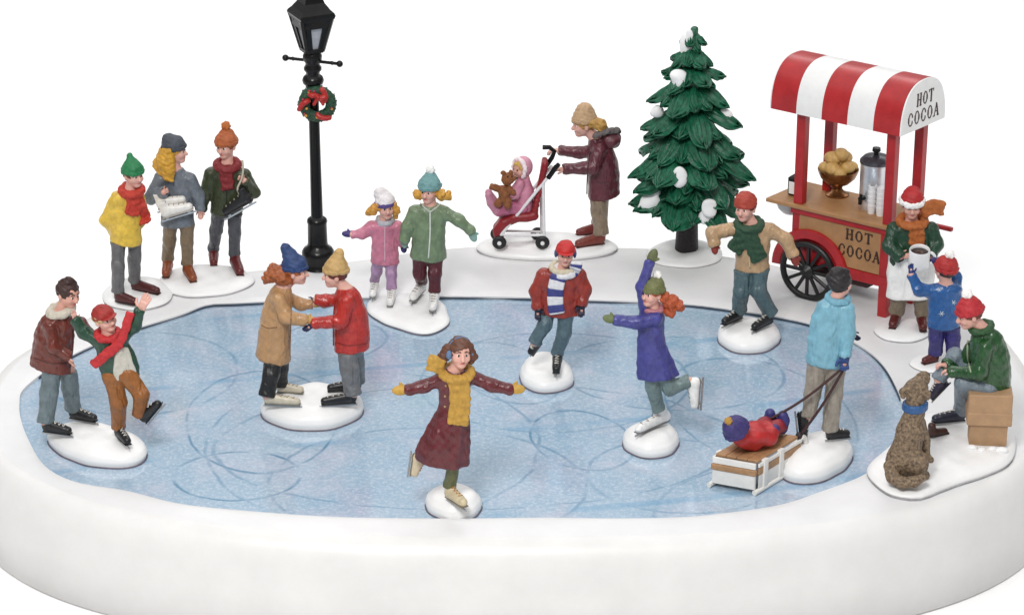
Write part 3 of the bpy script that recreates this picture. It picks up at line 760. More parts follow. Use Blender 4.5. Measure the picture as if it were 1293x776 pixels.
person('man in a dark olive jacket with orange bobble hat and black skates over his shoulder', ft('b', 285, 336), (285.5, 184, 0, 11.2, -28, -4, 0),
    [(287, 205, 0, 8, 7), (287, 214, 0, 24, 12), (287, 235, 0, 23, 13), (287, 254, 0, 20, 13), (286, 270, 0, 20.5, 14)],
    [dict(pts=[(266, 220, 0), (258.5, 244, 2), (254.5, 264, 4)], r=[9, 8, 6.8], d=(-.5, 10, 0), L=14, curl=.7), dict(pts=[(309, 221, 0), (320, 243, 6), (309, 229, 17)], r=[9, 8.5, 7], d=(-8, -5, 2), L=14, curl=.9)],
    [dict(hip=(277, 265, 0), r=[10, 8.6, 7.6], shoe=sh((270, 325), (270, 337), (104, 26, 26), 6.2)), dict(hip=(296, 265, 1), r=[10, 8.6, 7.8], shoe=sh((296, 333), (304, 349), (104, 26, 26), 6.6))],
    (62, 70, 42), (80, 82, 90), hair=dict(c=(150, 72, 36), low=-.2), hat=dict(c=(190, 100, 50), tip=2.1, tipr=.6, tipz=-.3, cuff=(192, 102, 52), pom=(204, 116, 54), pomr=.55, low=.4),
    scarf=dict(c=(287, 205, 1), ring=(12.5, 10, 5.2), col=(138, 28, 34), tails=[([(284, 211), (286, 224), (288, 238)], 12, 2.4)]), zipc=[([(286, 236), (286, 252), (285, 268)], .8, (40, 44, 28))])
person('man in a brown jacket with cream collar bending to catch the stumbling skater', ft('c', 90, 538), (86, 371, 0, 12.4, 52, -10, 4),
    [(78, 394, 0, 10, 9), (73, 402, 0, 20, 13), (68, 424, 0, 26, 15), (65, 448, 0, 26.5, 16), (64, 466, 0, 27, 16)],
    [dict(pts=[(63, 412, 10), (68, 438, 17), (85, 448, 18)], r=[10.5, 9.5, 7.6], d=(4, 10, 2), L=17, curl=.35, n=(1, 0, -.3)), dict(pts=[(91, 406, -8), (102, 408, -15), (112, 420, -18)], r=[9.5, 8.5, 7.5])],
    [dict(hip=(66, 460, 4), r=[13.5, 12.4, 11.4], shoe=sk((55, 547), (91, 552), BLACK, 6.2)), dict(hip=(85, 460, -5), r=[13, 12, 11], shoe=sk((89, 530), (123, 536), BLACK, 6.2))],
    (112, 46, 34), (112, 128, 134), hair=dict(c=(62, 32, 26), low=-.3, open=.8, strands=[([(78, 357, 4), (86, 354, 5), (93, 357, 2)], [4.5, 5, 4])]), collar=(77, 391, 0, 14, 12, 5.2, (216, 208, 192), 3), skinc=(238, 178, 160), coat_rough=.34, zipc=[([(92, 416), (92, 440), (88, 464)], .9, (70, 28, 22)), ([(44, 452), (62, 458), (84, 459)], .7, (84, 34, 26))])
f5 = person('stumbling skater in a green jacket, red cap and red scarf, one skate kicked up', ft('c', 155, 556), (132.5, 402, 2, 12.2, 40, 8, -14),
    [(136, 419, 0, 9, 8), (139, 428, 0, 19, 12), (145, 445, 0, 23, 13), (150, 462, 0, 25, 14), (153, 480, 0, 25, 14)],
    [dict(pts=[(125, 430, 0), (106, 420, -2), (96, 405, -4)], r=[10, 9, 7.4], d=(-3, -10, 0), L=16, curl=.3), dict(pts=[(155, 426, 2), (170, 412, 8), (176.5, 393, 8)], r=[9.5, 8.5, 6.8], d=(5, -10, 0), L=25, curl=.15, spread=.3, n=(0, 0, -1), t=(-1, 0, 0))],
    [dict(hip=(142, 474, 2), knee=(149.5, 508, 7), r=[13, 11.4, 9.6], shoe=sk((149, 552), (163, 566), BLACK, 6)), dict(hip=(160, 472, 4), knee=(178, 498, 12), r=[13, 11, 9], shoe=sk((188, 536, 8), (209, 511, 12), BLACK, 6))],
    (28, 72, 52), (156, 96, 40), tuck=False, hair=dict(c=(216, 190, 140), low=-.6), hat=dict(kind='cap', c=(172, 42, 36), low=.35, brim=(172, 42, 36)),
    scarf=dict(c=(136, 419, 1), ring=(13, 11, 4.4), col=(204, 40, 46), tails=[([(150, 434, 16), (136, 446, 18), (118, 460, 17)], 8, 2.4), ([(150, 436, 17), (158, 416, 17), (164, 395, 15)], 7, 2.2)]))
F = Field(.0095); last = None
for u in np.linspace(0, 1, 12):
    xl, xr, y0, y1 = 150 - 4 * math.sin(3.14 * u) - 2 * u, 160 + 11 * u, 440 + 40 * u, 440 + 32 * u
    row = [f5.hit(f5.ctree, xl + (xr - xl) * v, y0 + (y1 - y0) * v, -.6, 10) for v in (0, .33, .66, 1)]; F.chain(row, 1.9 * f5.s, 1.5 * f5.s)
    if last is not None: F.chain([(p + q) / 2 for p, q in zip(row, last)], 1.9 * f5.s, 1.5 * f5.s)
    last = row
F.noise(.003, 60, 2); sculpt('shirt', F, paint((216, 212, 200), .55, .08, 16, .2, fold=.4), f5.root)
person('woman in a long tan coat with blue hat and curly auburn hair', ft('d', 352, 504), (373.5, 343, 0, 11.8, 82, 0, 0),
    [(358, 360, 0, 9, 8), (355, 367, 0, 15, 15), (350, 390, 0, 19, 18), (346.5, 420, 0, 21, 19), (345, 453, 0, 23, 20)],
    [dict(pts=[(352, 377, 13), (361, 401, 19), (384, 404, 19)], r=[10.5, 9.5, 8], hand='mitten', c=(208, 168, 96), L=17, d=(10, 0, 0), t=(0, -1, .5)), dict(pts=[(363, 376, -12), (380, 384, -16), (393, 384, -16)], r=[9, 8, 7], hand='mitten', c=(208, 168, 96), L=14)],
    [dict(hip=(347, 445, 6), r=[12.5, 12, 11], shoe=sk((334, 512), (380, 514), CREAM, 5.4)), dict(hip=(355, 445, -7), r=[12, 11.5, 10.5], shoe=sk((350, 497), (384, 499), CREAM, 5.4))],
    (196, 152, 106), (24, 24, 26), hair=dict(c=(172, 92, 44), low=-.6, curls=[(350, 346, 2, 12), (341, 349, 3, 8.5), (358, 351, 8, 9), (346, 340, -7, 9), (365, 354, 6, 7), (336, 353, 0, 6)]),
    hat=dict(c=(36, 66, 120), tip=3.2, tipz=-1.0, tipr=.5, low=.5, cuff=(38, 68, 124)), coat_var=.1, zipc=[([(368, 384), (367, 415), (366, 450)], .8, (150, 112, 76)), ([(330, 410), (338, 414), (350, 413)], .7, (150, 112, 76))])
person('man in a red jacket and pointed tan hat holding the hands of the woman opposite', ft('d', 438, 504), (423, 347, 0, 11.8, -82, 0, 0),
    [(436, 362, 0, 9, 8), (438, 369, 0, 17, 16), (442, 394, 0, 22, 18), (444, 420, 0, 23, 19), (444, 441, 0, 23.5, 19)],
    [dict(pts=[(438, 381, 14), (430, 406, 20), (398, 408, 21)], r=[11, 10, 8], hand='glove', c=NAVY, L=17, d=(-8, 5, 0)), dict(pts=[(426, 378, -12), (410, 380, -15), (400, 378, -15)], r=[9.5, 8.5, 7.2], hand='glove', c=NAVY, L=14, d=(-8, 3, 0))],
    [dict(hip=(437, 436, 6), r=[14, 13, 11.5], shoe=sk((450, 511), (405, 514), BLACK, 5.8)), dict(hip=(447, 436, -7), r=[13, 12, 10.5], shoe=sk((456, 495), (413, 497), BLACK, 5.8))],
    (192, 46, 38), (120, 122, 126), hair=dict(c=(112, 44, 30), low=-.45), hat=dict(c=(208, 170, 108), tip=3.0, tipz=-.5, tipr=.45, low=.5, cuff=(210, 172, 112)), coat_rough=.34, zipc=[([(423, 432), (440, 436), (464, 433)], .7, (140, 32, 28)), ([(424, 376), (421, 400), (421, 436)], .8, (150, 34, 30))])
person('small girl in a pink jacket and purple banded white hat, one arm stretched out', ft('e', 485, 374), (487, 262, 0, 10.4, 14, 4, -3),
    [(486, 277, 0, 7, 6), (486, 283, 0, 18, 10), (486, 300, 0, 17, 11), (486, 318, 0, 18, 12), (486, 332, 0, 19.5, 13)],
    [dict(pts=[(470, 286, 0), (457, 295, 2), (445, 296, 4)], r=[8, 7.2, 6.2], hand='mitten', c=(62, 52, 124), L=14, d=(-10, -1, 0)), dict(pts=[(502, 286, 0), (507, 300, 3), (509, 307, 6)], r=[8, 7.2, 6.2], hand='mitten', c=(62, 52, 124), L=14, d=(1, 8, 0))],
    [dict(hip=(478, 328, 0), r=[8.5, 7.6, 6.6], shoe=sk((474, 367), (470, 380), WHITE, 5.2)), dict(hip=(494, 328, 0), r=[8.5, 7.6, 6.6], shoe=sk((495, 377), (492, 391), WHITE, 5.2))],
    (220, 134, 160), (188, 150, 188), hair=dict(c=(226, 164, 70), low=-.4, strands=[([(477, 258, 4), (470, 266, 4), (464, 269, 2)], [5.5, 6, 3.5]), ([(496, 258, 2), (500, 266, 2), (499, 274, 2)], [5, 5, 3])]),
    hat=dict(c=(222, 216, 218), tip=2.6, tipz=-.3, tipx=-.4, tipr=.75, cuff=(96, 76, 148), low=.45), zipc=[([(486, 281), (486, 305), (486, 330)], .8, (236, 196, 210))], collar=(486, 278, 0, 8.5, 7.5, 3.2, (196, 196, 204), 0))
person('woman in a sage green coat with white bobble hat and blond curls', ft('e', 540, 380), (542, 240.5, 0, 11.4, -22, 0, 0),
    [(543, 257, 0, 8, 7), (543, 264, 0, 23, 12), (542, 284, 0, 22, 14), (541, 305, 0, 22.5, 15), (541, 327, 0, 24, 15)],
    [dict(pts=[(524, 267, 0), (514, 287, 3), (511, 302, 6)], r=[9, 8.2, 7], hand='mitten', c=(152, 184, 170), L=13, d=(0, 8, 0)), dict(pts=[(562, 268, 0), (579, 278, 4), (594, 291, 5)], r=[9, 8.2, 7], hand='mitten', c=(152, 190, 178), L=17, d=(4, 9, 0))],
    [dict(hip=(531, 322, 0), knee=(530, 346, 0), r=[10.5, 9.4, 7.8], shoe=sk((534, 369), (520, 385), WHITE, 6)), dict(hip=(550, 322, 1), r=[10.5, 9.4, 8], shoe=sk((549, 382), (546, 398), WHITE, 6))],
    (124, 146, 112), (92, 32, 44), hair=dict(c=(226, 168, 66), low=-.6, curls=[(530, 246, 4, 7), (557, 246, 4, 8), (565, 247, 2, 6.5), (526, 244, 0, 5)]), hat=dict(c=(122, 170, 172), tip=2.1, tipz=-.4, tipr=.6, pom=(232, 232, 230), pomr=.55, cuff=(120, 168, 170), low=.42),
    zipc=[([(543, 266), (543, 296), (541, 326)], 1.0, (206, 212, 204)), ([(543, 268), (536, 262), (531, 257)], 1.2, (206, 212, 200)), ([(543, 268), (551, 262), (556, 258)], 1.2, (206, 212, 200))])
f11 = person('woman in a plum hooded coat and tan hat pushing the stroller', ft('f', 748, 300), (737, 157, 0, 11.4, -78, -4, 0),
    [(751, 172, 0, 9, 8), (757, 181, 0, 16, 15), (761, 205, 0, 20, 17), (762, 225, 0, 20.5, 18), (762, 248, 0, 21.5, 19)],
    [dict(pts=[(757, 190, 14), (749, 212, 20), (715, 213.5, 20)], r=[9.5, 9, 7.4], L=20, curl=.55, d=(-10, 0, 0), n=(0, 1, 0), t=(0, -.3, 1)), dict(pts=[(747, 190, -12), (732, 193, -16), (708, 190, -16)], r=[8.8, 8, 7], L=19, curl=.55, d=(-10, 0, 0), n=(0, 1, 0), t=(0, 0, -1))],
    [dict(hip=(754, 240, 5), r=[11.5, 11, 10.5], shoe=sh((763, 306), (726, 312), (132, 56, 44), 6)), dict(hip=(760, 240, -6), r=[11, 10.5, 10], shoe=sh((760, 293), (727, 297), (124, 44, 40), 5.6))],
    (104, 46, 58), (150, 132, 112), hair=dict(c=(196, 150, 72), low=-.7, strands=[([(748, 154, 6), (758, 158, 7), (764, 164, 4)], [7, 8, 5])]), hat=dict(c=(208, 172, 132), tip=2.5, tipz=-.2, tipr=.85, low=.5, cuff=(206, 170, 130)), zipc=[([(745, 192), (742, 215), (741, 245)], .8, (78, 32, 42)), ([(752, 228), (760, 231), (768, 229)], .7, (78, 32, 42))])
F = Field(.0095); F.ell(f11.P(771, 176, 0), A_([13, 15, 11]) * f11.s); F.noise(.006, 60, 3); hd, _ = sculpt('hood', F, paint((104, 46, 58), .42, .2, 10, .2), f11.root)
F = Field(.009); F.chain([f11.P(752, 171, 13), f11.P(766, 166, 12), f11.P(778, 165, 4), f11.P(780, 165, -6), f11.P(764, 166, -13)], 3.6 * f11.s); F.noise(.008, 120, 4); sculpt('fur_trim', F, paint((120, 112, 112), .9, .3, 40, .5), hd)
person('boy in a rust red jacket and red cap with a blue and white striped scarf', ft('h', 701, 464), (714, 320, 2, 11, 0, 0, 2),
    [(711, 338, 0, 8, 7), (710, 345, 0, 25, 12), (708, 362, 0, 26, 14), (707, 380, 0, 27, 15), (706, 396, 0, 30, 15)],
    [dict(pts=[(687, 347, 0), (677, 368, 2), (679, 386, 8)], r=[10.5, 9.6, 8.4], hand='glove', c=(34, 34, 62), L=18, d=(0, 10, 2), curl=.6), dict(pts=[(731, 346, 0), (738, 366, 2), (735, 382, 8)], r=[10, 9.2, 8], hand='glove', c=(34, 34, 62), L=18, d=(-.5, 10, 2), curl=.6)],
    [dict(hip=(691, 390, 0), knee=(688, 410, 10), r=[10.5, 10, 8.8], shoe=sk((684, 431, -4), (671, 449, 2), BLACK, 6)), dict(hip=(716, 390, 2), knee=(712, 420, 4), r=[11, 10, 8.4], shoe=sk((704, 461), (702, 476), BLACK, 6))],
    (158, 50, 38), (92, 116, 126), hair=dict(c=(120, 70, 44), low=-.25), hat=dict(kind='cap', c=(206, 36, 34), low=.35, brim=(206, 36, 34), flap=(70, 76, 150)), collar=(711, 338, 0, 14, 12, 3.8, (220, 210, 184), 0),
    scarf=dict(c=(713, 339, 2), ring=(12, 11, 4.4), col=(64, 70, 142), c2=(214, 214, 218), stripe=3, two=False, tails=[([(706, 346), (702, 362), (701, 378), (703, 394)], 15, 2.6), ([(722, 344), (727, 338), (728, 332)], 10, 2.2)]), zipc=[([(709, 385), (706, 395)], 2, (206, 196, 180))])
person('twirling girl in a blue violet coat with olive hat, one arm raised, one leg back', ft('i', 822, 544), (823.5, 371, 2, 11.4, -45, 8, 0),
    [(825, 388, 0, 8, 7), (824, 396, 0, 16, 11), (822, 415, 0, 17, 13), (822, 434, 0, 18, 14), (827, 456, 0, 24, 17), (831, 475, 0, 27.5, 18)],
    [dict(pts=[(816, 397, -2), (811, 362, 0), (820, 331, 2)], r=[9, 8.2, 7], hand='mitten', c=(104, 112, 72), L=20, d=(5, -10, 0), t=(1, 0, .3)), dict(pts=[(828, 402, 12), (803, 407, 17), (778, 404, 17)], r=[9.5, 8.4, 7], hand='mitten', c=(112, 124, 76), L=18, d=(-10, -2, 0), t=(.2, -1, 0))],
    [dict(hip=(822, 466, 2), knee=(825, 488, -1), ank=(831, 514, -9), r=[12, 11, 9.4], shoe=sk((844, 533), (803, 551), WHITE, 6.2, shaft=7)), dict(hip=(838, 468, 0), knee=(846, 489, 0), r=[11.5, 10.8, 9], shoe=sk((889, 477, -6), (886, 516, -2), WHITE, 6.4, shaft=6))],
    (70, 70, 150), (120, 140, 140), hair=dict(c=(188, 84, 40), low=-.6, curls=[(848, 382, 2, 11), (857, 386, 2, 8), (840, 376, 4, 8), (846, 393, 5, 8)]), hat=dict(c=(118, 122, 72), tip=1.9, tipz=-.5, tipr=.65, pom=(232, 230, 226), pomr=.5, cuff=(116, 120, 72), low=.45), flute=(7, .05, .6), collar=(825, 389, 0, 10, 9, 3.4, (196, 130, 140), 0))
f14 = person('girl in a burgundy coat gliding with arms spread, mustard scarf and mittens, blue earmuffs', ft('j', 574, 632), (581, 445, 2, 13.4, 14, 4, 4),
    [(575, 465, 0, 10, 9), (574, 473, 0, 23, 13), (573, 495, 0, 20, 14), (573, 514, 0, 19, 14), (567, 540, 0, 27, 19), (560, 565, 0, 33.5, 23), (559, 583, 0, 35, 24)],
    [dict(pts=[(556, 478, 0), (537, 487, 4), (515, 492, 8)], r=[9.6, 8.8, 7.6], hand='mitten', c=(204, 160, 62), L=21, d=(-10, .5, 2), t=(.2, -1, 0)), dict(pts=[(593, 474, 0), (621, 486, 4), (643, 491, 8)], r=[9.6, 8.8, 7.6], hand='mitten', c=(204, 160, 62), L=21, d=(10, 0, 2), t=(-.2, -1, 0))],
    [dict(hip=(572, 566, 0), knee=(572, 584, 3), r=[10, 9.4, 8.6], shoe=sk((565, 630), (588, 645), (222, 206, 170), 7, shaft=7, lace=(190, 130, 60))), dict(hip=(552, 566, -8), knee=(548, 566, -10), r=[9, 9, 8], shoe=sk((518, 570, -16), (514, 600, -10), (222, 206, 176), 6.4, shaft=7, lace=(170, 120, 80)))],
    (100, 24, 34), (104, 108, 66), hair=dict(c=(106, 62, 42), low=-.7, open=.8, strands=[([(566, 440, 2), (559, 452, 2), (556, 462, 0)], [7, 7, 5]), ([(592, 438, 0), (597, 450, 0), (594, 456, 0)], [6, 6, 4])]), flute=(6, .06, 1.2),
    scarf=dict(c=(577, 467, 1), ring=(17.5, 14, 5.6), col=(202, 156, 62), dip=3.5, tails=[([(579, 478), (581, 505), (578, 534)], 21, 3), ([(558, 462, 6), (551, 460, 7), (543, 458, 7)], 13, 3.4)]), buttons=[(563, 487, 1.7, (190, 150, 110)), (562, 500, 1.7, (190, 150, 110)), (592, 490, 1.7, (190, 150, 110)), (562, 513, 1.7, (190, 150, 110)), (592, 504, 1.7, (190, 150, 110))])
em = MB()
for sx in (-1, 1): em.sphere(f14.H.L(1.08 * sx, -.1, .1), A_([.3, .5, .46]) * f14.H.r, f14.H.M, 16, 10)
em.tube([f14.H.L(1.12 * math.cos(t), .2 + 1.28 * math.sin(t), -.05) for t in np.linspace(0, math.pi, 17)], .09 * f14.H.r, 8).obj('earmuffs', paint((104, 136, 176), .7, .12, 30, .3), f14.root, True)
person('skater in a tan jacket, red knit cap and dark green scarf with both elbows out', ft('k', 945, 409), (941, 263, 2, 11.6, -30, 2, -3),
    [(948, 279, 0, 9, 8), (949, 286, 0, 26, 13), (950, 305, 0, 23.5, 14), (950, 325, 0, 21.5, 14), (950, 340, 0, 22.5, 15)],
    [dict(pts=[(926, 289, 0), (899, 294, 6), (901.5, 307, 12)], r=[10, 9, 8], hand='mitten', c=(150, 50, 42), L=15, d=(1, 8, 3)), dict(pts=[(973, 290, 0), (992, 302, 4), (1001, 321, 9)], r=[10, 9, 8], hand='mitten', c=(150, 56, 44), L=17, d=(3, 8, 2))],
    [dict(hip=(939, 335, 0), knee=(936, 368, 6), r=[12.5, 11.4, 10], shoe=sk((936, 404), (912, 414), BLACK, 5.6)), dict(hip=(960, 335, 1), knee=(957, 366, 8), r=[12.5, 11.4, 10], shoe=sk((974, 409), (950, 421), BLACK, 5.6))],
    (202, 166, 126), (86, 110, 116), hair=dict(c=(130, 60, 40), low=-.3), hat=dict(c=(184, 66, 48), tip=1.75, tipr=.9, tipz=-.3, cuff=None, low=.3), zipc=[([(946, 318), (947, 338)], 1.3, (226, 200, 160))],
    scarf=dict(c=(946, 280, 2), ring=(14.5, 12, 5.2), col=(38, 78, 52), tails=[([(940, 290), (936, 303), (927, 315)], 15, 3), ([(945, 290), (951, 310), (959, 326)], 15, 3)]), coat_var=.12)
f16 = person('man in a light blue jacket seen from behind, pulling the sled by its ropes', ft('l', 1053, 554), (1061, 358, 0, 13, 148, 0, 3),
    [(1058, 375, 0, 9, 8), (1054, 382, 0, 22, 13), (1049, 405, 0, 26, 16), (1046, 430, 0, 27, 17), (1043, 460, 0, 28, 17)],
    [dict(pts=[(1069, 390, 5), (1071, 420, 10), (1067, 446, 18)], r=[10.5, 9.6, 8.6], hand='glove', c=(44, 76, 140), L=25, d=(-.5, 10, 1), curl=1.1), dict(pts=[(1040, 392, -12), (1060, 414, -24), (1073, 420, -26)], r=[9.5, 8.8, 7.8], hand='glove', c=NAVY, L=15, d=(7, 5, 0))],
    [dict(hip=(1057, 455, 0), r=[14, 12.6, 11.4], shoe=sk((1043, 557), (1073, 554), BLACK, 6)), dict(hip=(1034, 455, 0), knee=(1026, 497, 2), r=[14, 12, 9.5], shoe=sk((1003, 520, 0), (1007, 556, 8), BLACK, 5.8))],
    (130, 188, 210), (166, 158, 146), hair=dict(c=(32, 26, 28), low=-.85, strands=[([(1049, 350, 4), (1056, 344, 6), (1068, 343, 2)], [6, 7, 5])]), collar=(1058, 376, 0, 12, 11, 4, (124, 182, 206), 0), coat_var=.1)
f18 = person('cocoa vendor in red and white cap, green sweater, white apron and orange scarf', ft('m', 1145, 409), (1151.5, 259, 3, 11.6, -4, -6, 0),
    [(1151, 278, 0, 9, 8), (1151, 285, 0, 27, 13), (1150, 305, 0, 28.5, 15), (1150, 325, 0, 27, 15), (1150, 346, 0, 27, 15)],
    [dict(pts=[(1129, 289, 0), (1123, 310, 8), (1136, 323, 22)], r=[10.5, 10, 8.4], d=(10, 0, 3), L=16, curl=.6, n=(.3, 0, 1), t=(0, -1, 0)), dict(pts=[(1175, 289, 0), (1182, 308, 6), (1176, 322, 18)], r=[10.5, 10, 8.4], d=(-8, 2, 4), L=15, curl=.6)],
    [dict(hip=(1138, 360, 0), r=[11.5, 11, 10.4], shoe=sh((1132, 404), (1126, 416), (96, 26, 24), 6.4)), dict(hip=(1162, 360, 0), r=[11.5, 11, 10.4], shoe=sh((1163, 406), (1166, 419), (96, 26, 24), 6.4))],
    (26, 70, 46), (140, 124, 102), hair=dict(c=(70, 44, 32), low=-.2), hat=dict(kind='santa', c=(192, 32, 36), tip=2.0, tipz=-.5, tipr=.75, cuff=(236, 234, 232), low=.45),
    scarf=dict(c=(1152, 276, 1), ring=(15.5, 13, 4.8), col=(190, 104, 40), tails=[([(1156, 282), (1158, 295), (1157, 308)], 14, 2.8), ([(1166, 267, 8), (1178, 261, 6), (1190, 263, 4)], 12, 3)]), brow=(60, 40, 30), skinc=(238, 178, 160))
F = Field(.0095); F.loft([f18.P(1151, 318), f18.P(1150, 345), f18.P(1150, 374)], A_([28.5, 29.5, 30.5]) * f18.s, A_([16.5, 17, 18]) * f18.s, .02, .03); F.clip(f18.P(1150, 345, -3), (0, -1, 0)); F.noise(.007, 34, 4)
sculpt('apron', F, paint((238, 237, 235), .5, .04, 12, .15, fold=.5), f18.root)
f19 = person('boy in bright blue jacket and red bobble hat, back turned, reaching for mug', ft('o', 1191, 456), (1193.5, 341, 0, 11.4, -150, 6, 0),
    [(1194, 356, 0, 9, 8), (1194, 362, 0, 21, 12), (1193, 385, 0, 21.5, 14), (1192, 413, 0, 22, 14)],
    [dict(pts=[(1177, 367, 0), (1160, 366, 4), (1151, 348, 0)], r=[9, 8.4, 7], hand='glove', c=(40, 62, 130), L=15, d=(-1, -10, -2), curl=.3, spread=.3), dict(pts=[(1208, 368, -6), (1206, 350, -22), (1186, 334, -26)], r=[8.5, 8, 7], hand='mitten', c=(62, 48, 110), L=15, d=(-7, -6, 0))],
    [dict(hip=(1182, 408, 0), r=[10.8, 10.2, 9.6], shoe=sh((1184, 455), (1164, 459), (92, 24, 26), 5.4)), dict(hip=(1202, 408, -2), r=[10.8, 10.2, 9.6], shoe=sh((1206, 455), (1190, 461), (92, 24, 26), 5.4))],
    (38, 98, 166), (54, 48, 120), hair=dict(c=(60, 40, 34), low=-.5), hat=dict(c=(190, 40, 42), tip=1.75, tipr=.8, tipx=-.2, tipz=-.2, pom=(236, 234, 232), pomr=.55, cuff=(190, 40, 42), low=.3), coat_rough=.34)
for x, y in ((1186, 366), (1189, 396), (1204, 382)):
    q = f19.hit(f19.ctree, x, y, .25); m = MB()
    for k in range(3):
        a = k * math.pi / 3; d = A_([math.cos(a), 0, math.sin(a)]) * 3.6 * f19.s; m.tube([q - d, q + d], .55 * f19.s, 5)
    m.obj('snowflake_print', paint((200, 216, 232), .6), f19.root, True)
f20 = person('man in green jacket and red bobble hat sitting on the box, lacing a skate', (1240, 549, M['n'].z(1240, 549)), (1224, 397, 0, 13, -78, -14, -2),
    [(1240, 412, 0, 10, 9), (1245, 423, 0, 20, 16), (1251, 450, 0, 25.5, 20), (1252, 475, 0, 26, 21), (1249, 496, 0, 28, 21)],
    [dict(pts=[(1245, 438, 17), (1237, 470, 22), (1203, 469, 6)], r=[11.5, 10.6, 8.6], L=17, curl=.8, d=(-10, -1, -2), n=(-.2, 1, 0), t=(0, -.4, 1)), dict(pts=[(1228, 438, -16), (1215, 460, -22), (1196, 460, -14)], r=[10, 9.4, 8], L=17, curl=.8, d=(-10, 0, 0), n=(-.2, 1, 0), t=(0, -.4, -1))],
    [dict(hip=(1247, 490, 11), knee=(1217, 483, 6), r=[14, 13, 11], shoe=sk((1218, 533), (1176, 537), (34, 38, 58), 6.4)), dict(hip=(1238, 488, -12), knee=(1206, 450, -24), r=[13, 12, 10], shoe=sk((1200, 484, -26), (1178, 507, -20), (40, 34, 62), 6.4))],
    (36, 84, 42), (128, 142, 154), tuck=False, hair=dict(c=(120, 56, 40), low=-.45), hat=dict(c=(196, 36, 48), tip=1.95, tipr=.75, tipz=-.2, pom=(236, 234, 232), pomr=.55, cuff=(198, 36, 50), low=.38), collar=(1239, 413, 0, 12, 11, 4.4, (36, 84, 42), 2), zipc=[([(1222, 430), (1222, 452), (1226, 470)], 1.2, (170, 180, 150))], coat_rough=.3)
# ------------------------------------------------------------------ street lamp with its wreath
IRON = lambda: paint((10, 10, 11), .26, .2, 12, .08, spec=.32)
L_ = Fig('street_lamp', 'tall black iron street lamp standing at the back edge of the pond', 'street lamp', 402, 336, SZ); S = L_.s; gx, gy = L_.g[0], L_.g[1]
def zy(y): return L_.P(400, y)[2]
prof = [(345, 20.5), (341, 21.5), (335, 21), (331, 18.5), (327, 19), (322, 20.5), (317, 20.5), (313, 18), (310, 13.5), (306, 12.5), (282, 12), (279, 13), (276, 12), (273, 7.6), (200, 6.9), (112, 6.5), (110, 9.5), (107, 9.5), (105, 12.5), (101, 13.5), (97, 12), (94, 8.5), (91, 8.5), (88, 11), (85, 11), (82, 9), (79, 9), (76, 11.5), (70, 12), (66, 10), (63, 13), (61, 13)]
z0 = zy(345)
MB().lathe((gx, gy, 0), [(r * S, max(SZ, zy(y))) for y, r in prof], 28).obj('post', IRON(), L_.root); autosmooth(bpy.data.objects['post'], 45)
c = A_([gx, gy, zy(77)]); d = unit(A_([1, -.35, 0])); cb = MB(); cb.tube([c - d * 36 * S, c + d * 36 * S], 2.0 * S, 10)
for sg in (-1, 1): cb.sphere(c + d * 36 * S * sg, 4.2 * S, None, 12, 8); cb.lathe(c + d * 26 * S * sg, [(2.1 * S, -1.6 * S), (2.9 * S, 0), (2.1 * S, 1.6 * S)], 10, A_([[0, 0, 1], [0, 1, 0], d]))
autosmooth(cb.obj('crossbar', IRON(), L_.root), 50)
rot = math.radians(-64); zb, zt = zy(62), zy(19); rb, rt = 12 * S, 23.5 * S; fr_ = MB()
def corner(r, z, k): a = rot + math.pi / 4 + k * math.pi / 2; q = r * 1.18; return A_([gx + q * math.cos(a), gy + q * math.sin(a), z])
for k in range(4):
    a, b = corner(rb, zb, k), corner(rt, zt, k); fr_.bar(a, b, 5 * S, 5 * S, (a + b) / 2 - A_([gx, gy, (zb + zt) / 2]), .006)
    a2, b2 = corner(rb, zb, (k + 1) % 4), corner(rt, zt, (k + 1) % 4)
    fr_.bar(a, a2, 6 * S, 5 * S, (0, 0, 1), .006); fr_.bar(b, b2, 5 * S, 6 * S, (0, 0, 1), .006)
    for u in (.17, .83): fr_.bar(a + (a2 - a) * u, b + (b2 - b) * u, 6.5 * S, 3.4 * S, (a + a2) / 2 - A_([gx, gy, zb]), .004)
    fr_.bar(a + (b - a) * .82, a2 + (b2 - a2) * .82, 3.4 * S, 10 * S, (0, 0, 1), .004)
    pa = MB(); i_ = .93; cc = A_([gx, gy, 0]); sh_ = lambda p: A_([gx + (p[0] - gx) * i_, gy + (p[1] - gy) * i_, p[2]])
    nrm = unit((a + a2) / 2 - A_([gx, gy, zb])); pa.prism([sh_(a), sh_(a2), sh_(b2), sh_(b)], -nrm * .012)
    pa.obj('glass_pane', paint((186, 190, 200), .12, .14, 14, .05, coat=.4), L_.root)
fr_.obj('lantern_frame', IRON(), L_.root)
rf = MB(); rr_ = [(29, 21), (30.5, 17), (29, 14), (24, 10), (17, 2), (13, -8), (12, -14), (14, -16), (12, -20), (5, -23)]
rf.lathe((gx, gy, 0), [(r * S * 1.06, zy(y)) for r, y in rr_], 4, None, rot + math.pi / 4); rf.obj('lantern_roof', IRON(), L_.root)
MB().lathe((gx, gy, 0), [(3 * S, zy(-22)), (5 * S, zy(-27)), (4.5 * S, zy(-31)), (1 * S, zy(-40))], 12).obj('finial', IRON(), L_.root)
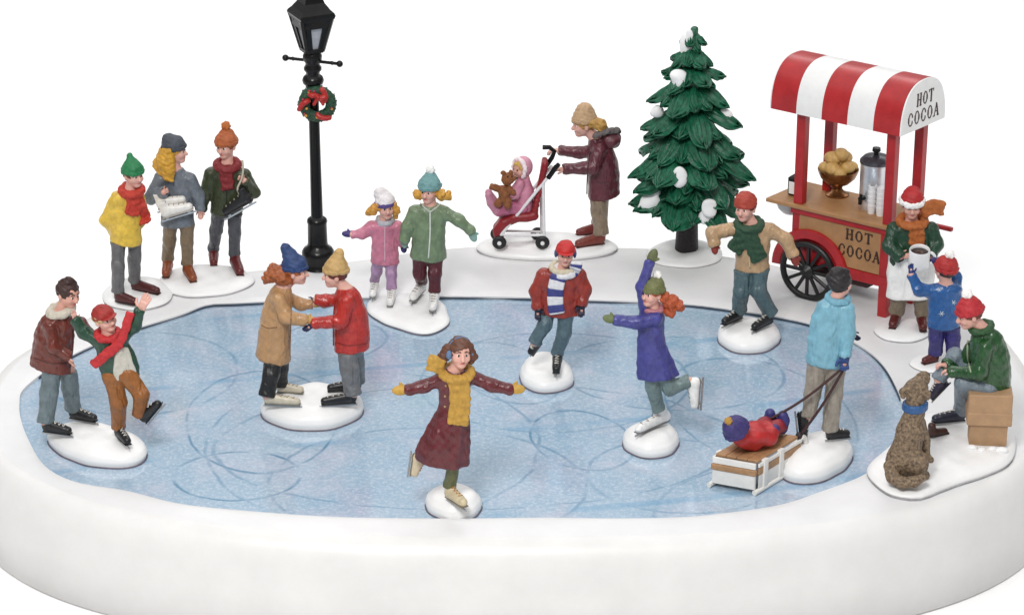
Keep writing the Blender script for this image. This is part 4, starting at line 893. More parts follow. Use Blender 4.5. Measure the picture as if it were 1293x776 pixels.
# wreath
wc = L_.P(400.5, 131, 11); wr = empty('wreath', wc, 'green fir wreath with a red ribbon hanging on the lamp post', 'wreath'); S = L_.s
F = Field(.008); rg = np.random.default_rng(5)
F.chain([wc + A_([math.cos(t), 0, math.sin(t)]) * 17 * S for t in np.linspace(0, 2 * math.pi, 19)], 6 * S)
for i in range(230):
    t = rg.uniform(0, 6.28); ph = rg.uniform(0, 6.28); o = A_([math.cos(t), 0, math.sin(t)]); q = wc + o * 17 * S + (o * math.cos(ph) + A_([0, -1, 0]) * math.sin(ph)) * 5.5 * S
    dd = unit(o * math.cos(ph) + A_([0, -1, 0]) * math.sin(ph) + A_([-math.sin(t), 0, math.cos(t)]) * rg.choice([-1, 1]) * 1.2 + rg.normal(size=3) * .3); F.cap(q, q + dd * rg.uniform(2.2, 4.2) * S, 1.3 * S, .5 * S, .3 * S)
sculpt('greenery', F, paint((26, 74, 48), .5, .45, 40, .3), wr)
F = Field(.008)
for t0 in np.arange(0, 3):
    a = .9 + t0 * 2.1; pts = []
    for u in np.linspace(-.35, .35, 7): o = A_([math.cos(a + u), 0, math.sin(a + u)]); pts.append(wc + o * (17 + 14 * u) * S + A_([0, -7.6 + 9 * abs(u) ** 2, 0]) * S)
    F.chain(pts, 3.2 * S, 1 * S)
bw = wc + A_([2, -8, 12]) * S
for sg in (-1, 1): F.ell(bw + A_([sg * 6.5, -1, -sg * 1.5]) * S, A_([6, 3.4, 3.6]) * S, None, 1 * S)
F.ell(bw + A_([0, -3, 0]) * S, A_([2.4] * 3) * S, None, 1 * S); F.chain([bw, bw + A_([-5, -2, -9]) * S], [2.6 * S, 2 * S]); F.chain([bw, bw + A_([6, -2, -9]) * S], [2.6 * S, 2 * S])
F.noise(.003, 90, 3); sculpt('ribbon', F, paint((190, 38, 34), .35, .2, 20, .1), wr)
for col, n_, sd in (((216, 160, 60), 9, 1), ((176, 40, 66), 7, 2)):
    rg = np.random.default_rng(sd); m = MB()
    for i in range(n_):
        t = rg.uniform(0, 6.28); o = A_([math.cos(t), 0, math.sin(t)]); MB().sphere(wc + o * rg.uniform(13, 21) * S + A_([0, -rg.uniform(6.4, 7.6), 0]) * S, rg.uniform(1.5, 2.2) * S, None, 10, 7).obj('bauble', paint(col, .25, .1, 9, 0), wr, True)
# ------------------------------------------------------------------ fir tree
T = Fig('fir_tree', 'dark green fir tree with drooping tiers and white snow on its branches', 'tree', 867, 313, M['g'].z(867, 313)); S = T.s; ax0 = T.g
def tz(y): return T.P(868, y)[2]
m = MB(); m.lathe((ax0[0], ax0[1], 0), [(15 * S, tz(316)), (14.2 * S, tz(300)), (13.5 * S, tz(280)), (11 * S, tz(230)), (6 * S, tz(120)), (2 * S, tz(50))], 18)
autosmooth(m.obj('trunk', paint((34, 26, 28), .55, .3, 16, .5, bscale=30), T.root), 60)
CV, CF = [], []; rg = np.random.default_rng(12)
def lobe(az, rad, ytip, yroot, wid, seed):
    n, k = 22, 26; o = A_([math.cos(az), math.sin(az), 0]); sd = A_([-math.sin(az), math.cos(az), 0]); zr, zt_ = tz(yroot), tz(ytip); V = []; r_ = np.random.default_rng(seed); ph = r_.uniform(0, 6)
    for side in (1, -1):
        for i in range(n + 1):
            u = i / n; R = rad * u; zc = zr + (zt_ - zr) * (u ** 1.25) + .06 * rad * math.sin(math.pi * u) * 1.2 + (.10 * rad * max(0, u - .78) * 5)
            w = wid * (.28 + .72 * math.sin(min(1, u / .62) * math.pi / 2)) * (1 if u < .62 else max(.03, 1 - ((u - .62) / .385) ** 2.6))
            for j in range(k + 1):
                v = -1 + 2 * j / k; arch = .5 * w * (1 - v * v); groove = (.015 * math.sin(v * 24 + u * 10 * v + ph) + .008 * math.sin(v * 41 - u * 9 + ph * 2)) * min(1, u * 3)
                rag = 1 + .10 * math.sin(9 * u + 5 * v + ph) * abs(v)
                edge = (1 - v * v) ** .5 * (1 if u < .95 else .4)
                z = zc + arch - .22 * w * abs(v) ** 1.5 + (groove if side > 0 else -.5 * arch - .02 * edge - .03 * edge)
                p = ax0 * A_([1, 1, 0]) + o * (R + (.03 * math.sin(v * 14 + ph) * u)) + sd * w * v * rag; V.append((p[0], p[1], z))
    b = len(CV); CV.extend(V); q = (n + 1) * (k + 1)
    for s_ in (0, 1):
        for i in range(n):
            for j in range(k):
                f = (b + s_ * q + i * (k + 1) + j, b + s_ * q + (i + 1) * (k + 1) + j, b + s_ * q + (i + 1) * (k + 1) + j + 1, b + s_ * q + i * (k + 1) + j + 1); CF.append(f if s_ == 0 else f[::-1])
    for i in range(n):
        for j, rv in ((0, 0), (k, 1)):
            f = (b + i * (k + 1) + j, b + q + i * (k + 1) + j, b + q + (i + 1) * (k + 1) + j, b + (i + 1) * (k + 1) + j); CF.append(f if not rv else f[::-1])
    for j in range(k): CF.append((b + n * (k + 1) + j, b + q + n * (k + 1) + j, b + q + n * (k + 1) + j + 1, b + n * (k + 1) + j + 1))
tiers = [(58, 38, 15, 6), (84, 54, 27, 8), (108, 76, 37, 9), (138, 100, 48, 10), (168, 126, 57, 11), (194, 150, 60, 12), (222, 174, 74, 13), (246, 202, 68, 13), (270, 224, 72, 14)]
for ti, (yt, yr, rad, cnt) in enumerate(tiers):
    off = rg.uniform(0, 6.28)
    cnt += 1
    for i in range(cnt):
        R = rad * (1.06 if i % 2 else .84) * rg.uniform(.92, 1.08) * S; lobe(off + 6.283 * (i + rg.uniform(-.2, .2)) / cnt, R, yt + rg.uniform(-8, 8), yr + rg.uniform(-5, 5) + 8, R * rg.uniform(.17, .25) + 3 * S, ti * 20 + i)
F = Field(.014); F.cap(A_([ax0[0], ax0[1], tz(70)]), A_([ax0[0] + .01, ax0[1], tz(38)]), 9 * S, 5.5 * S); F.cap(A_([ax0[0], ax0[1], tz(250)]), A_([ax0[0], ax0[1], tz(70)]), 30 * S, 8 * S); F.noise(.02, 30, 4).noise(.008, 80, 4)
cv, cq = F.mesh(); b = len(CV); CV.extend([tuple(v) for v in cv]); CF.extend([tuple(int(i) + b for i in f) for f in cq])
GREEN = paint((22, 104, 74), .34, .5, 16, .35, bscale=60)
link_mesh('crown', CV, CF, GREEN, T.root, True); ct = BVHTree.FromPolygons(CV, CF)
for i, (x, y, rx, ry, tl) in enumerate([(867, 60, 8, 15, .1), (857, 99, 9, 10, .3), (829, 141, 8, 5, .3), (917, 143, 8, 5, -.3), (858, 223, 8, 11, .05), (819, 254, 17, 6, .75), (896, 261, 9, 8, .1), (892, 273, 9, 8, .2), (870, 47, 5, 8, 0)]):
    F = Field(.0095); q = T.hit(ct, x, y, 1.0 if i in (0, 8) else -1.5, 6); a = A_([math.cos(tl), 0, math.sin(tl)]); b_ = A_([-math.sin(tl), 0, math.cos(tl)])
    F.ell(q, A_([rx, min(rx, ry) * .5, ry * 1.1]) * S * 1.15, A_([a, [0, 1, 0], b_]), 2 * S); F.ell(q - b_ * ry * .6 * S, A_([rx * .8, rx * .45, rx * .7]) * S, None, 4 * S); F.noise(.01, 26, i); sculpt('snow_clump', F, snow_mat((236, 236, 237), .5, .15), T.root)
# ------------------------------------------------------------------ the cocoa cart
CA = G(1117, 399, SZ); CA[2] = 0; ang1 = math.radians(180 - 35.5); ang2 = math.radians(48)
E1 = A_([math.cos(ang1), math.sin(ang1), 0]); E2 = A_([math.cos(ang2), math.sin(ang2), 0]); Z_ = A_([0, 0, 1.]); CS = scale_at(CA)
cart = empty('cocoa_cart', (CA[0], CA[1], SZ), 'red and tan hot cocoa cart with striped barrel roof and black spoked wheel', 'food cart')
def C3(a, b, z): return CA + E1 * a + E2 * b + Z_ * z
def slab(m, a0, a1, b0, b1, z0, z1):
    P = [C3(a0, b0, z0), C3(a1, b0, z0), C3(a1, b1, z0), C3(a0, b1, z0)]; m.prism(P, Z_ * (z1 - z0)); return m
def fixn(o):
    import bmesh
    bm = bmesh.new(); bm.from_mesh(o.data); bmesh.ops.recalc_face_normals(bm, faces=bm.faces); bm.to_mesh(o.data); bm.free(); return o
def bev(o, w=.008):
    fixn(o); md = o.modifiers.new('bevel', 'BEVEL'); md.width = w; md.segments = 2; md.limit_method = 'ANGLE'; return o
RED = lambda: paint((190, 30, 36), .34, .14, 5, .05, coat=.2); TAN = lambda: paint((186, 138, 92), .45, .12, 6, .1)
WD, DP, ZC, ZR = 1.27, .62, 1.255, 2.45
for a, b in ((0.03, .03), (WD, .03), (0.03, DP), (WD, DP)): bev(slab(MB(), a - .06, a + .06, b - .05, b + .05, ZC + .0, ZR + .06).obj('roof_post', RED(), cart))
for a, b in ((0.03, .03), (0.03, DP - .03)): bev(slab(MB(), a - .06, a + .06, b - .06, b + .06, SZ - .01, .5).obj('leg', RED(), cart))
bev(slab(MB(), -.01, WD + .08, .0, DP + .05, .50, 1.2).obj('body', RED(), cart), .01)
# framed front panel with a round cut for the wheel arch
slab_t = MB(); WA, WZ, WR = 1.05, .43, .385
P = []
for a, z in [(.1, .58), (.1, 1.12), (1.24, 1.12)]: P.append((a, z))
arc = [(WA + .52 * math.cos(t), WZ + .52 * math.sin(t)) for t in np.linspace(math.radians(68), math.radians(163), 14)]
P += arc; P = [C3(a, -.012, z) for a, z in P]
bev(slab_t.prism(P, E2 * .03).obj('front_panel', TAN(), cart), .006)
fd = MB(); n_ = 26; ring = []
for r0 in (.41, .53):
    ring.append([(WA + r0 * math.cos(t), WZ + r0 * math.sin(t)) for t in np.linspace(math.radians(-2), math.radians(180), n_)])
fd.prism([C3(a, -.06, z) for a, z in ring[0] + ring[1][::-1]], E2 * .075); bev(fd.obj('wheel_arch', RED(), cart), .01)
bev(slab(slab(MB(), -.012, .66, -.028, .0, .44, .575), -.012, 1.36, -.03, .0, 1.125, 1.2).obj('rail', RED(), cart), .008)
bev(slab(MB(), -.012, .095, -.03, .0, .577, 1.123).obj('stile', RED(), cart), .008)
bev(slab(MB(), -.05, WD + .42, -.07, DP + .12, 1.203, ZC).obj('counter', TAN(), cart), .012)
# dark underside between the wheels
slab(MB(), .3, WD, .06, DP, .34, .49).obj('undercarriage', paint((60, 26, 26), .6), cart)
def wheel(b0):
    wh = MB(); c0 = C3(WA, b0, WZ); rim = [c0 + (E1 * math.cos(t) + Z_ * math.sin(t)) * (WR - .035) for t in np.linspace(0, 2 * math.pi, 41)]
    w_ = wh.tube(rim, .04, 10, False).obj('wheel', paint((22, 21, 22), .4, .2, 10, .1), cart, True)
    for k in range(12):
        t = k * math.pi / 6; d = E1 * math.cos(t) + Z_ * math.sin(t); MB().bar(c0 + d * .05, c0 + d * (WR - .05), .042, .035, E2, .006).obj('spoke', paint((22, 21, 22), .4, .2, 10, .1), w_)
    MB().lathe(c0, [(.075, -.05), (.09, -.03), (.09, .03), (.05, .06), (.03, .08)], 16, A_([E1, Z_, -E2])).obj('hub', paint((22, 21, 22), .4, .2, 10, .1), w_)
wheel(-.075); wheel(DP + .14)
# barrel roof, striped
RL0, RL1, RB0, RB1, RH = -.14, 1.62, -.13, .80, .61
def arch(t):
    b = (RB0 + RB1) / 2 - (RB1 - RB0) / 2 * math.copysign(abs(math.cos(t)) ** .82, math.cos(t)); z = ZR + RH * math.sin(t) ** .82; return b, z
ts = np.linspace(0, math.pi, 31)
rt_ = None
for i in range(5):
    a0 = RL1 + (RL0 - RL1) * i / 5; a1 = RL1 + (RL0 - RL1) * (i + 1) / 5; out = [arch(t) for t in ts]; bm_ = (RB0 + RB1) / 2
    inn = [(bm_ + (b - bm_) * .93, ZR + (z - ZR) * .93) for b, z in out][::-1]
    o = MB().prism([C3(a0, b, z) for b, z in out + inn], E1 * (a1 - a0)).obj('roof_stripe', RED() if i % 2 == 0 else paint((228, 228, 228), .36, .04, 5, .05), cart); fixn(o); autosmooth(o, 40)
for a0 in (RL0 - .022, RL1 + .002):
    o = MB().prism([C3(a0, b, z) for b, z in [arch(t) for t in ts]], E1 * .02).obj('end_panel', paint((230, 230, 230), .36, .04, 5, .05), cart); bev(o, .006); ep = o if a0 < 0 else None or o
EPANEL = [o for o in cart.children if o.name.startswith('end_panel')][0]
# handle bars at the right end, basin at the left end
for b in (.08, DP - .02): bev(slab(MB(), -.48, -.014, b - .03, b + .03, 1.10, 1.16).obj('handle', RED(), cart), .02)
bs = MB(); bs.lathe(C3(WD + .28, .26, 1.0), [(.02, -.02), (.1, .0), (.16, .06), (.185, .13), (.19, .198), (.178, .198)], 24); autosmooth(bs.obj('basin', paint((206, 208, 208), .3, .1, 8, .05), cart), 50)
# lettering: slab-serif western capitals built of strokes
def letters(word, org, ux, uz, nrm, hgt, wid, gap, th, mat, parent, name='lettering'):
    F = Field(.0052); x0 = -(len(word) * wid + (len(word) - 1) * gap) / 2
    def st(pts, r):
        for (xa, za), (xb, zb) in zip(pts[:-1], pts[1:]):
            F.cap(org + ux * xa + uz * za, org + ux * xb + uz * zb, r * th, None, .003)
    for ch in word:
        X = lambda u: x0 + u * wid
        def ser(u, z): st([(X(u) - wid * .17, z * hgt), (X(u) + wid * .17, z * hgt)], .62)
        if ch == 'H':
            for u in (.18, .82): st([(X(u), 0), (X(u), hgt)], 1); ser(u, 0); ser(u, 1)
            st([(X(.18), .5 * hgt), (X(.82), .5 * hgt)], .62)
        elif ch == 'T': st([(X(.5), 0), (X(.5), hgt)], 1.05); ser(.5, 0); st([(X(.02), hgt * .98), (X(.98), hgt * .98)], .66); [st([(X(u), hgt * .8), (X(u), hgt)], .6) for u in (.03, .97)]
        elif ch == 'O':
            pts = [(X(.5 + .38 * math.cos(t)), hgt * (.5 + .5 * math.sin(t))) for t in np.linspace(0, 2 * math.pi, 17)]; st(pts, .72)
            for u in (.13, .87): st([(X(u), hgt * .34), (X(u), hgt * .66)], 1.05)
        elif ch == 'C':
            pts = [(X(.54 + .40 * math.cos(t)), hgt * (.5 + .5 * math.sin(t))) for t in np.linspace(.75, 2 * math.pi - .75, 15)]; st(pts, .72); st([(X(.15), hgt * .34), (X(.15), hgt * .66)], 1.05)
            for z in (.74, .26): st([(X(.86), hgt * (z - .08)), (X(.86), hgt * (z + .08))], .8)
        elif ch == 'A':
            st([(X(.12), 0), (X(.5), hgt)], .66); st([(X(.88), 0), (X(.5), hgt)], 1.05); st([(X(.28), hgt * .36), (X(.74), hgt * .36)], .55); ser(.1, 0); ser(.9, 0)
        x0 += wid + gap
    F.clip(org + nrm * .012, -nrm, .002); F.clip(org - nrm * .004, nrm, .002)
    return sculpt(name, F, mat, parent)[0]
INK = paint((62, 36, 26), .5, .15, 20, 0); nf = -unit(np.cross(E1, Z_)); nf = nf if nf @ A_([0, -1, 0]) > 0 else -nf
FP = [o for o in cart.children if o.name.startswith('front_panel')][0]
uxf = -E1; org = C3(.40, -.012, .955); letters('HOT', org, uxf, unit(Z_), nf, .125, .10, .03, .0135, INK, FP); letters('COCOA', C3(.39, -.012, .735), uxf, Z_, nf, .135, .095, .025, .0135, INK, FP)
ne = unit(np.cross(E2, Z_)); bm_ = (RB0 + RB1) / 2; ne = ne if ne @ A_([1, -.5, 0]) > 0 else -ne
letters('HOT', C3(RL0 - .022, bm_ + .01, ZR + .30), E2, Z_, ne, .15, .095, .03, .011, INK, EPANEL); letters('COCOA', C3(RL0 - .022, bm_ - .01, ZR + .085), E2, Z_, ne, .155, .105, .03, .011, INK, EPANEL)
# things on the counter
cpt = lambda x, y: G(x, y, ZC)
q = cpt(1057, 246); bl = empty('fruit_bowl', q, 'bronze footed bowl heaped with golden rolls on the cart counter', 'bowl'); s_ = scale_at(q)
BRONZE = lambda: paint((150, 100, 58), .3, .25, 14, .06, metal=.75)
fo = MB().lathe(q, [(15 * s_, 0), (15 * s_, 2 * s_), (9 * s_, 5 * s_), (6 * s_, 9 * s_), (7 * s_, 13 * s_)], 28).obj('foot', BRONZE(), bl); autosmooth(fo, 50)
autosmooth(MB().lathe(q, [(7 * s_, 12.9 * s_), (15 * s_, 17 * s_), (22 * s_, 24 * s_), (25.5 * s_, 32 * s_), (26 * s_, 35 * s_), (24.5 * s_, 35 * s_), (22 * s_, 28 * s_)], 32).obj('dish', BRONZE(), bl), 50)
rg = np.random.default_rng(4)
rolls = [(-14, 4, 37), (0, -14, 37), (14, 5, 37), (3, 14, 36), (-9, -11, 40), (12, -9, 41), (-2, 4, 46), (8, 2, 51), (-7, -2, 52), (2, -5, 57)]
for i, (a, b, z) in enumerate(rolls):
    F = Field(.009); cc = q + A_([a, b, z - 1]) * s_; an = rg.uniform(0, 3.1); R_ = A_([[math.cos(an), math.sin(an), 0], [-math.sin(an), math.cos(an), 0], [0, 0, 1]])
    F.ell(cc, A_([11, 9, 8]) * s_, R_); F.noise(.008, 26, i); o, _ = sculpt('bread_roll', F, paint((232, 190, 116), .5, .2, 14, .2), None, cc); finish(o, 'golden baked roll heaped in the bronze bowl', 'bread roll', 'rolls in the bronze bowl')
q = cpt(1103, 261); s_ = scale_at(q); ur = empty('drinks_urn', q, 'silver cocoa urn with dark lid and black tap on the cart counter', 'urn'); q0 = q
ST2 = lambda: paint((220, 222, 226), .3, .1, 10, .06, metal=.75)
autosmooth(MB().lathe(q, [(19 * s_, 0), (19.5 * s_, 2 * s_), (19 * s_, 5 * s_), (19 * s_, 56 * s_), (19.6 * s_, 58 * s_), (19 * s_, 60 * s_)], 36).obj('tank', ST2(), ur), 40)
ld = MB().lathe(q, [(20.2 * s_, 60 * s_), (20 * s_, 63 * s_), (15 * s_, 68 * s_), (5 * s_, 70 * s_), (1 * s_, 70 * s_)], 36).obj('lid', paint((96, 98, 106), .32, .2, 10, .06, metal=.6), ur); autosmooth(ld, 40)
autosmooth(MB().lathe(q, [(3 * s_, 69.5 * s_), (3 * s_, 73 * s_), (5.5 * s_, 75 * s_), (5 * s_, 79 * s_), (1 * s_, 80 * s_)], 14).obj('knob', IRON(), ld), 50)
dv = unit(A_([-.75, -.66, 0])); t0 = q + dv * 18 * s_ + Z_ * 17 * s_; tp = MB(); tp.tube([t0, t0 + dv * 9 * s_], 3 * s_, 10); tp.tube([t0 + dv * 7.5 * s_ + Z_ * 1 * s_, t0 + dv * 8 * s_ - Z_ * 7 * s_], 2.6 * s_, 10); tp.tube([t0 + dv * 7 * s_, t0 + dv * 7 * s_ + Z_ * 6 * s_], 2 * s_, 8); autosmooth(tp.obj('tap', IRON(), ur), 50)
for k, (x, y) in enumerate(((1100, 269), (1111, 272))):
    q = cpt(x, y); s_ = scale_at(q); cs = empty('paper_cup_stack', q, ['stack of white paper cups before the urn, the one farther from the post', 'stack of white paper cups before the urn, the one beside the red post'][k], 'cups', 'stacks of paper cups')
    for j in range(5):
        h0 = j * 6.4 * s_; autosmooth(MB().lathe(q + Z_ * h0, [(4.4 * s_, 0), (5.6 * s_, 11 * s_), (6.1 * s_, 11.3 * s_), (5.7 * s_, 12 * s_), (4.2 * s_, 3 * s_)], 18).obj('cup', paint((232, 233, 235), .4, .03, 8, .03), cs), 40)
q = C3(WD + .2, .24, ZC); s_ = scale_at(q); nb = empty('napkin_dispenser', q, 'black napkin dispenser with a white front on the cart counter', 'napkin dispenser'); MM = A_([-E1, E2, Z_]); nfo = unit(np.cross(E1, Z_)); nfo = nfo if nfo[1] < 0 else -nfo
MM = A_([-E1, -nfo, Z_])
MB().obox(q + Z_ * 12.6 * s_, (9 * s_, 8 * s_, 12.5 * s_), MM, 2 * s_).obj('case', IRON(), nb); MB().obox(q + Z_ * 11.5 * s_ + nfo * 8 * s_, (6.2 * s_, .8 * s_, 8 * s_), MM, .3 * s_).obj('napkins', paint((232, 232, 232), .6, .04, 10, .05), nb)
# mug in the vendor's hands
q = f18.P(1159.5, 337, 30); s_ = f18.s; mg = empty('mug', q, 'oversized white mug of cocoa passed from the vendor to the boy', 'mug'); tl = math.radians(10); MM = A_([[1, 0, 0], [0, math.cos(tl), -math.sin(tl)], [0, math.sin(tl), math.cos(tl)]])
MM = A_([[1, 0, 0], [0, math.cos(tl), math.sin(tl)], [0, -math.sin(tl), math.cos(tl)]])
autosmooth(MB().lathe(q, [(10.5 * s_, 0), (12.5 * s_, 2 * s_), (13 * s_, 8 * s_), (13 * s_, 25 * s_), (12.3 * s_, 26 * s_), (11.2 * s_, 25 * s_), (11 * s_, 20 * s_)], 30, MM).obj('body', paint((232, 232, 232), .3, .03, 6, .02), mg), 50)
MB().lathe(q, [(11.1 * s_, 21.5 * s_), (.5 * s_, 22 * s_)], 24, MM).obj('cocoa', paint((70, 42, 28), .25, .1, 8, .02), mg, True)
hp = [q + A_([13 + 7 * math.sin(t), -.0, 13 - 8 * math.cos(t)]) @ MM * s_ * 1.0 for t in np.linspace(0, math.pi, 9)]
MB().tube([q + (A_([12.5 + 7 * math.sin(t), 0, 13 - 8 * math.cos(t)]) * s_) @ MM for t in np.linspace(0, math.pi, 9)], 2 * s_, 8).obj('handle', paint((232, 232, 232), .3, .03, 6, .02), mg, True)
# ------------------------------------------------------------------ stroller, toddler, teddy
ST = Fig('stroller', 'red and white folding stroller with black wheels and handles', 'stroller', 655, 309, M['f'].z(655, 309)); S = ST.s; WH = lambda: paint((224, 224, 226), .25, .05, 8, .02)
zb = ST.z
def SP(x, y, w): return ST.P(x, y, w)
fr_ = MB()
for w in (13, -13):
    dy = -w * .39 if w < 0 else 0; dyy = (13 - w) * -.30; dx = 0 if w > 0 else -3
    fr_.tube([SP(700 + dx, 214 + dyy * .6, w), SP(632 + dx, 297 + dyy * .6, w)], 2.1 * S, 8)
    fr_.tube([SP(686 + dx, 230 + dyy * .6, w), SP(687 + dx, 299 + dyy * .6, w)], 2.1 * S, 8)
    fr_.tube([SP(633 + dx, 296 + dyy * .6, w), SP(688 + dx, 297 + dyy * .6, w)], 1.9 * S, 8)
fr_.tube([SP(687, 296, 13), SP(684, 290, -13)], 1.7 * S, 8); fr_.tube([SP(633, 296, 13), SP(630, 291, -13)], 1.7 * S, 8)
fr_.tube([SP(687, 278, 13), SP(684, 272, -13)], 1.4 * S, 8)
autosmooth(fr_.obj('frame', WH(), ST.root), 50)
autosmooth(MB().tube([SP(692, 225, 13), SP(702, 211, 13), SP(706, 207, 13)], [3.2 * S, 3.2 * S, 2.6 * S], 10).obj('handle', IRON(), ST.root), 60)
autosmooth(MB().tube([SP(688, 212, -12), SP(697, 199, -13), SP(700, 191, -14), SP(694, 186, -14), SP(685, 186, -14)], 3.0 * S, 10).obj('handle', IRON(), ST.root), 60)
F = Field(.0095)
for pts, r in (([(688, 204, 0), (683, 232, 0), (674, 268, 0)], 4.2), ([(674, 270, 0), (650, 272, 0), (636, 278, 0)], 6), ([(636, 278, 0), (628, 288, 0), (630, 296, 0)], 5)):
    for (x0, y0, w0), (x1, y1, w1) in zip(pts[:-1], pts[1:]):
        for t in np.linspace(0, 1, 7): F.cap(SP(x0 + (x1 - x0) * t, y0 + (y1 - y0) * t + 3, 9.5), SP(x0 + (x1 - x0) * t, y0 + (y1 - y0) * t - 2, -9.5), r * S, None, 2 * S)
F.noise(.004, 30, 2); sculpt('seat', F, paint((150, 24, 34), .45, .2, 12, .15), ST.root)
for (x, y, w, r) in ((630.5, 302.5, 15, 9), (685, 302.5, 15, 9), (628, 295, -15, 9), (679, 293, -15, 9)):
    c = SP(x, y, w); c[2] = zb + r * S
    ty = MB().tube([c + A_([math.cos(t), 0, math.sin(t)]) * (r - 2.6) * S for t in np.linspace(0, 2 * math.pi, 25)], 2.7 * S, 8, False).obj('wheel', paint((24, 24, 26), .45, .2, 14, .1), ST.root, True)
    MB().lathe(c, [(6.2 * S, -2 * S), (6.2 * S, 1.6 * S), (3 * S, 2.2 * S)], 18, A_([[1, 0, 0], [0, 0, 1], [0, -1, 0]])).obj('disc', paint((26, 26, 28), .45), ty)
    MB().lathe(c, [(2.8 * S, 1 * S), (2.6 * S, 3.4 * S), (1 * S, 3.8 * S)], 14, A_([[1, 0, 0], [0, 0, 1], [0, -1, 0]])).obj('hub', WH(), ty)
def P_(f, L): return [f.P(*p) for p in L]
f10 = Fig('person', 'toddler in a pink snowsuit with white trimmed hood sitting in the stroller', 'person', 655, 309, M['f'].z(655, 309)); H = Head(f10, 658, 213, 1, 9.2, -48, 2, 0); r = H.r
B = Field(.008); B.ell(H.L(0, .3, -.1), A_([1, 1.05, 1.1]) * r, H.M, .2 * r); B.ell(H.L(0, -.3, .2), A_([.9, .95, .9]) * r, H.M, .3 * r); B.ell(H.L(0, -.2, 1.1), A_([.2, .16, .18]) * r, H.M, .1 * r)
for sx in (-1, 1): B.ell(H.L(.45 * sx, -.35, .75), A_([.36, .34, .3]) * r, H.M, .2 * r)
B.chain(P_(f10, [(662, 222, 0), (664, 240, 0), (662, 262, 0)]), A_([6, 9, 9]) * S); B.chain(P_(f10, [(661, 262, 5), (640, 262, 8), (630, 266, 8)]), 5 * S); B.chain(P_(f10, [(661, 262, -5), (640, 259, -6), (630, 262, -6)]), 5 * S)
bo, bm = sculpt('body', B, skin(), f10.root); tr = bvh(bm)
for sx in (-1, 1):
    q = tr.ray_cast(Vector(H.L(.36 * sx, .05, 3)), Vector(-H.F))[0]; MB().sphere(q, .13 * r, None, 8, 6).obj('eye', paint((52, 36, 30), .25), f10.root, True)
q = tr.ray_cast(Vector(H.L(0, -.62, 3)), Vector(-H.F))[0]; MB().sphere(q, A_([.22, .07, .07]) * r, H.M, 8, 6).obj('mouth', paint((196, 92, 92), .4), f10.root, True)
F = Field(.008); F.ell(H.L(0, .35, .25), A_([.95, .98, .85]) * r, H.M); F.ell(H.L(0, -.35, 1.1), A_([.75, 1.05, 1.0]) * r, H.M, .05 * r, 'sub'); F.noise(.004, 110, 2); sculpt('hair', F, paint((216, 176, 84), .5, .25, 30, .3), f10.root)
F = Field(.0085); F.ell(H.L(0, .22, -.35), A_([1.35, 1.5, 1.35]) * r, H.M); F.ell(H.L(0, -.05, 1.15), A_([.98, 1.2, 1.3]) * r, H.M, .06 * r, 'sub'); F.clip(H.L(0, -1.2, 0), H.U, .1 * r); ho, _ = sculpt('hood', F, paint((226, 160, 182), .5, .12, 14, .2), f10.root)
F = Field(.0085); F.chain([H.L(1.16 * math.cos(t), .1 + 1.32 * math.sin(t), .34) for t in np.linspace(-.9, math.pi + .9, 17)], .26 * r); F.noise(.006, 110, 5); sculpt('hood_trim', F, paint((236, 220, 224), .8, .08, 30, .4), ho)
F = Field(.009); F.chain(P_(f10, [(661, 227, 0), (662, 243, 0), (661, 262, 0)]), A_([8.5, 12, 12]) * S, 3 * S)
F.chain(P_(f10, [(656, 232, 10), (650, 245, 15), (641, 246, 12)]), A_([6.5, 6, 5.4]) * S, 3 * S); F.chain(P_(f10, [(656, 232, -10), (648, 242, -12), (641, 242, -8)]), A_([6, 5.6, 5]) * S, 3 * S)
F.noise(.004, 40, 3); sculpt('coat', F, paint((222, 146, 172), .45, .18, 12, .2), f10.root)
F = Field(.009); F.chain(P_(f10, [(660, 262, 6), (640, 263, 9), (629, 267, 9)]), A_([8.5, 8, 6.5]) * S, 3 * S); F.chain(P_(f10, [(660, 262, -6), (640, 259, -7), (628, 262, -7)]), A_([8.5, 8, 6.5]) * S, 3 * S); F.noise(.004, 40, 3); sculpt('trousers', F, paint((196, 110, 144), .45, .2, 12, .2), f10.root)
for w, dy in ((9, 0), (-7, -4)):
    F = Field(.0085); F.chain(P_(f10, [(628, 266 + dy, w), (621, 256 + dy, w), (617, 247 + dy, w)]), A_([6.5, 6.2, 4.6]) * S); sculpt('shoe', F, paint((206, 140, 166), .4, .15, 14, .15), f10.root)
TD = Fig('teddy_bear', 'brown teddy bear held on the lap of the toddler in the stroller', 'teddy bear', 655, 309, M['f'].z(655, 309)); TW = 15
F = Field(.0085); t_ = lambda x, y, w=0: TD.P(x, y, TW + w)
F.ell(t_(641, 226), A_([8, 8, 8]) * S); F.ell(t_(648, 225.5, 2), A_([4.6, 4, 3.6]) * S, None, .02); F.ell(t_(636, 218, 2), A_([3.4, 2.2, 3.4]) * S, None, .01); F.ell(t_(645, 217.5, 0), A_([3, 2.2, 3]) * S, None, .01)
F.ell(t_(637.5, 244), A_([8, 7.5, 10]) * S, None, .02); F.chain([t_(633, 239), t_(626, 237), t_(622, 236, 2)], A_([4, 4, 4.2]) * S, .02); F.chain([t_(643, 239, 4), t_(648, 243, 7)], A_([4, 3.6]) * S, .02)
F.chain([t_(634, 251), t_(629, 257, 2)], A_([4.6, 4.8]) * S, .02); F.chain([t_(641, 252, 3), t_(641, 259, 8)], A_([4.6, 4.8]) * S, .02); F.noise(.006, 100, 3)
sculpt('body', F, paint((150, 92, 52), .8, .28, 30, .4), TD.root)
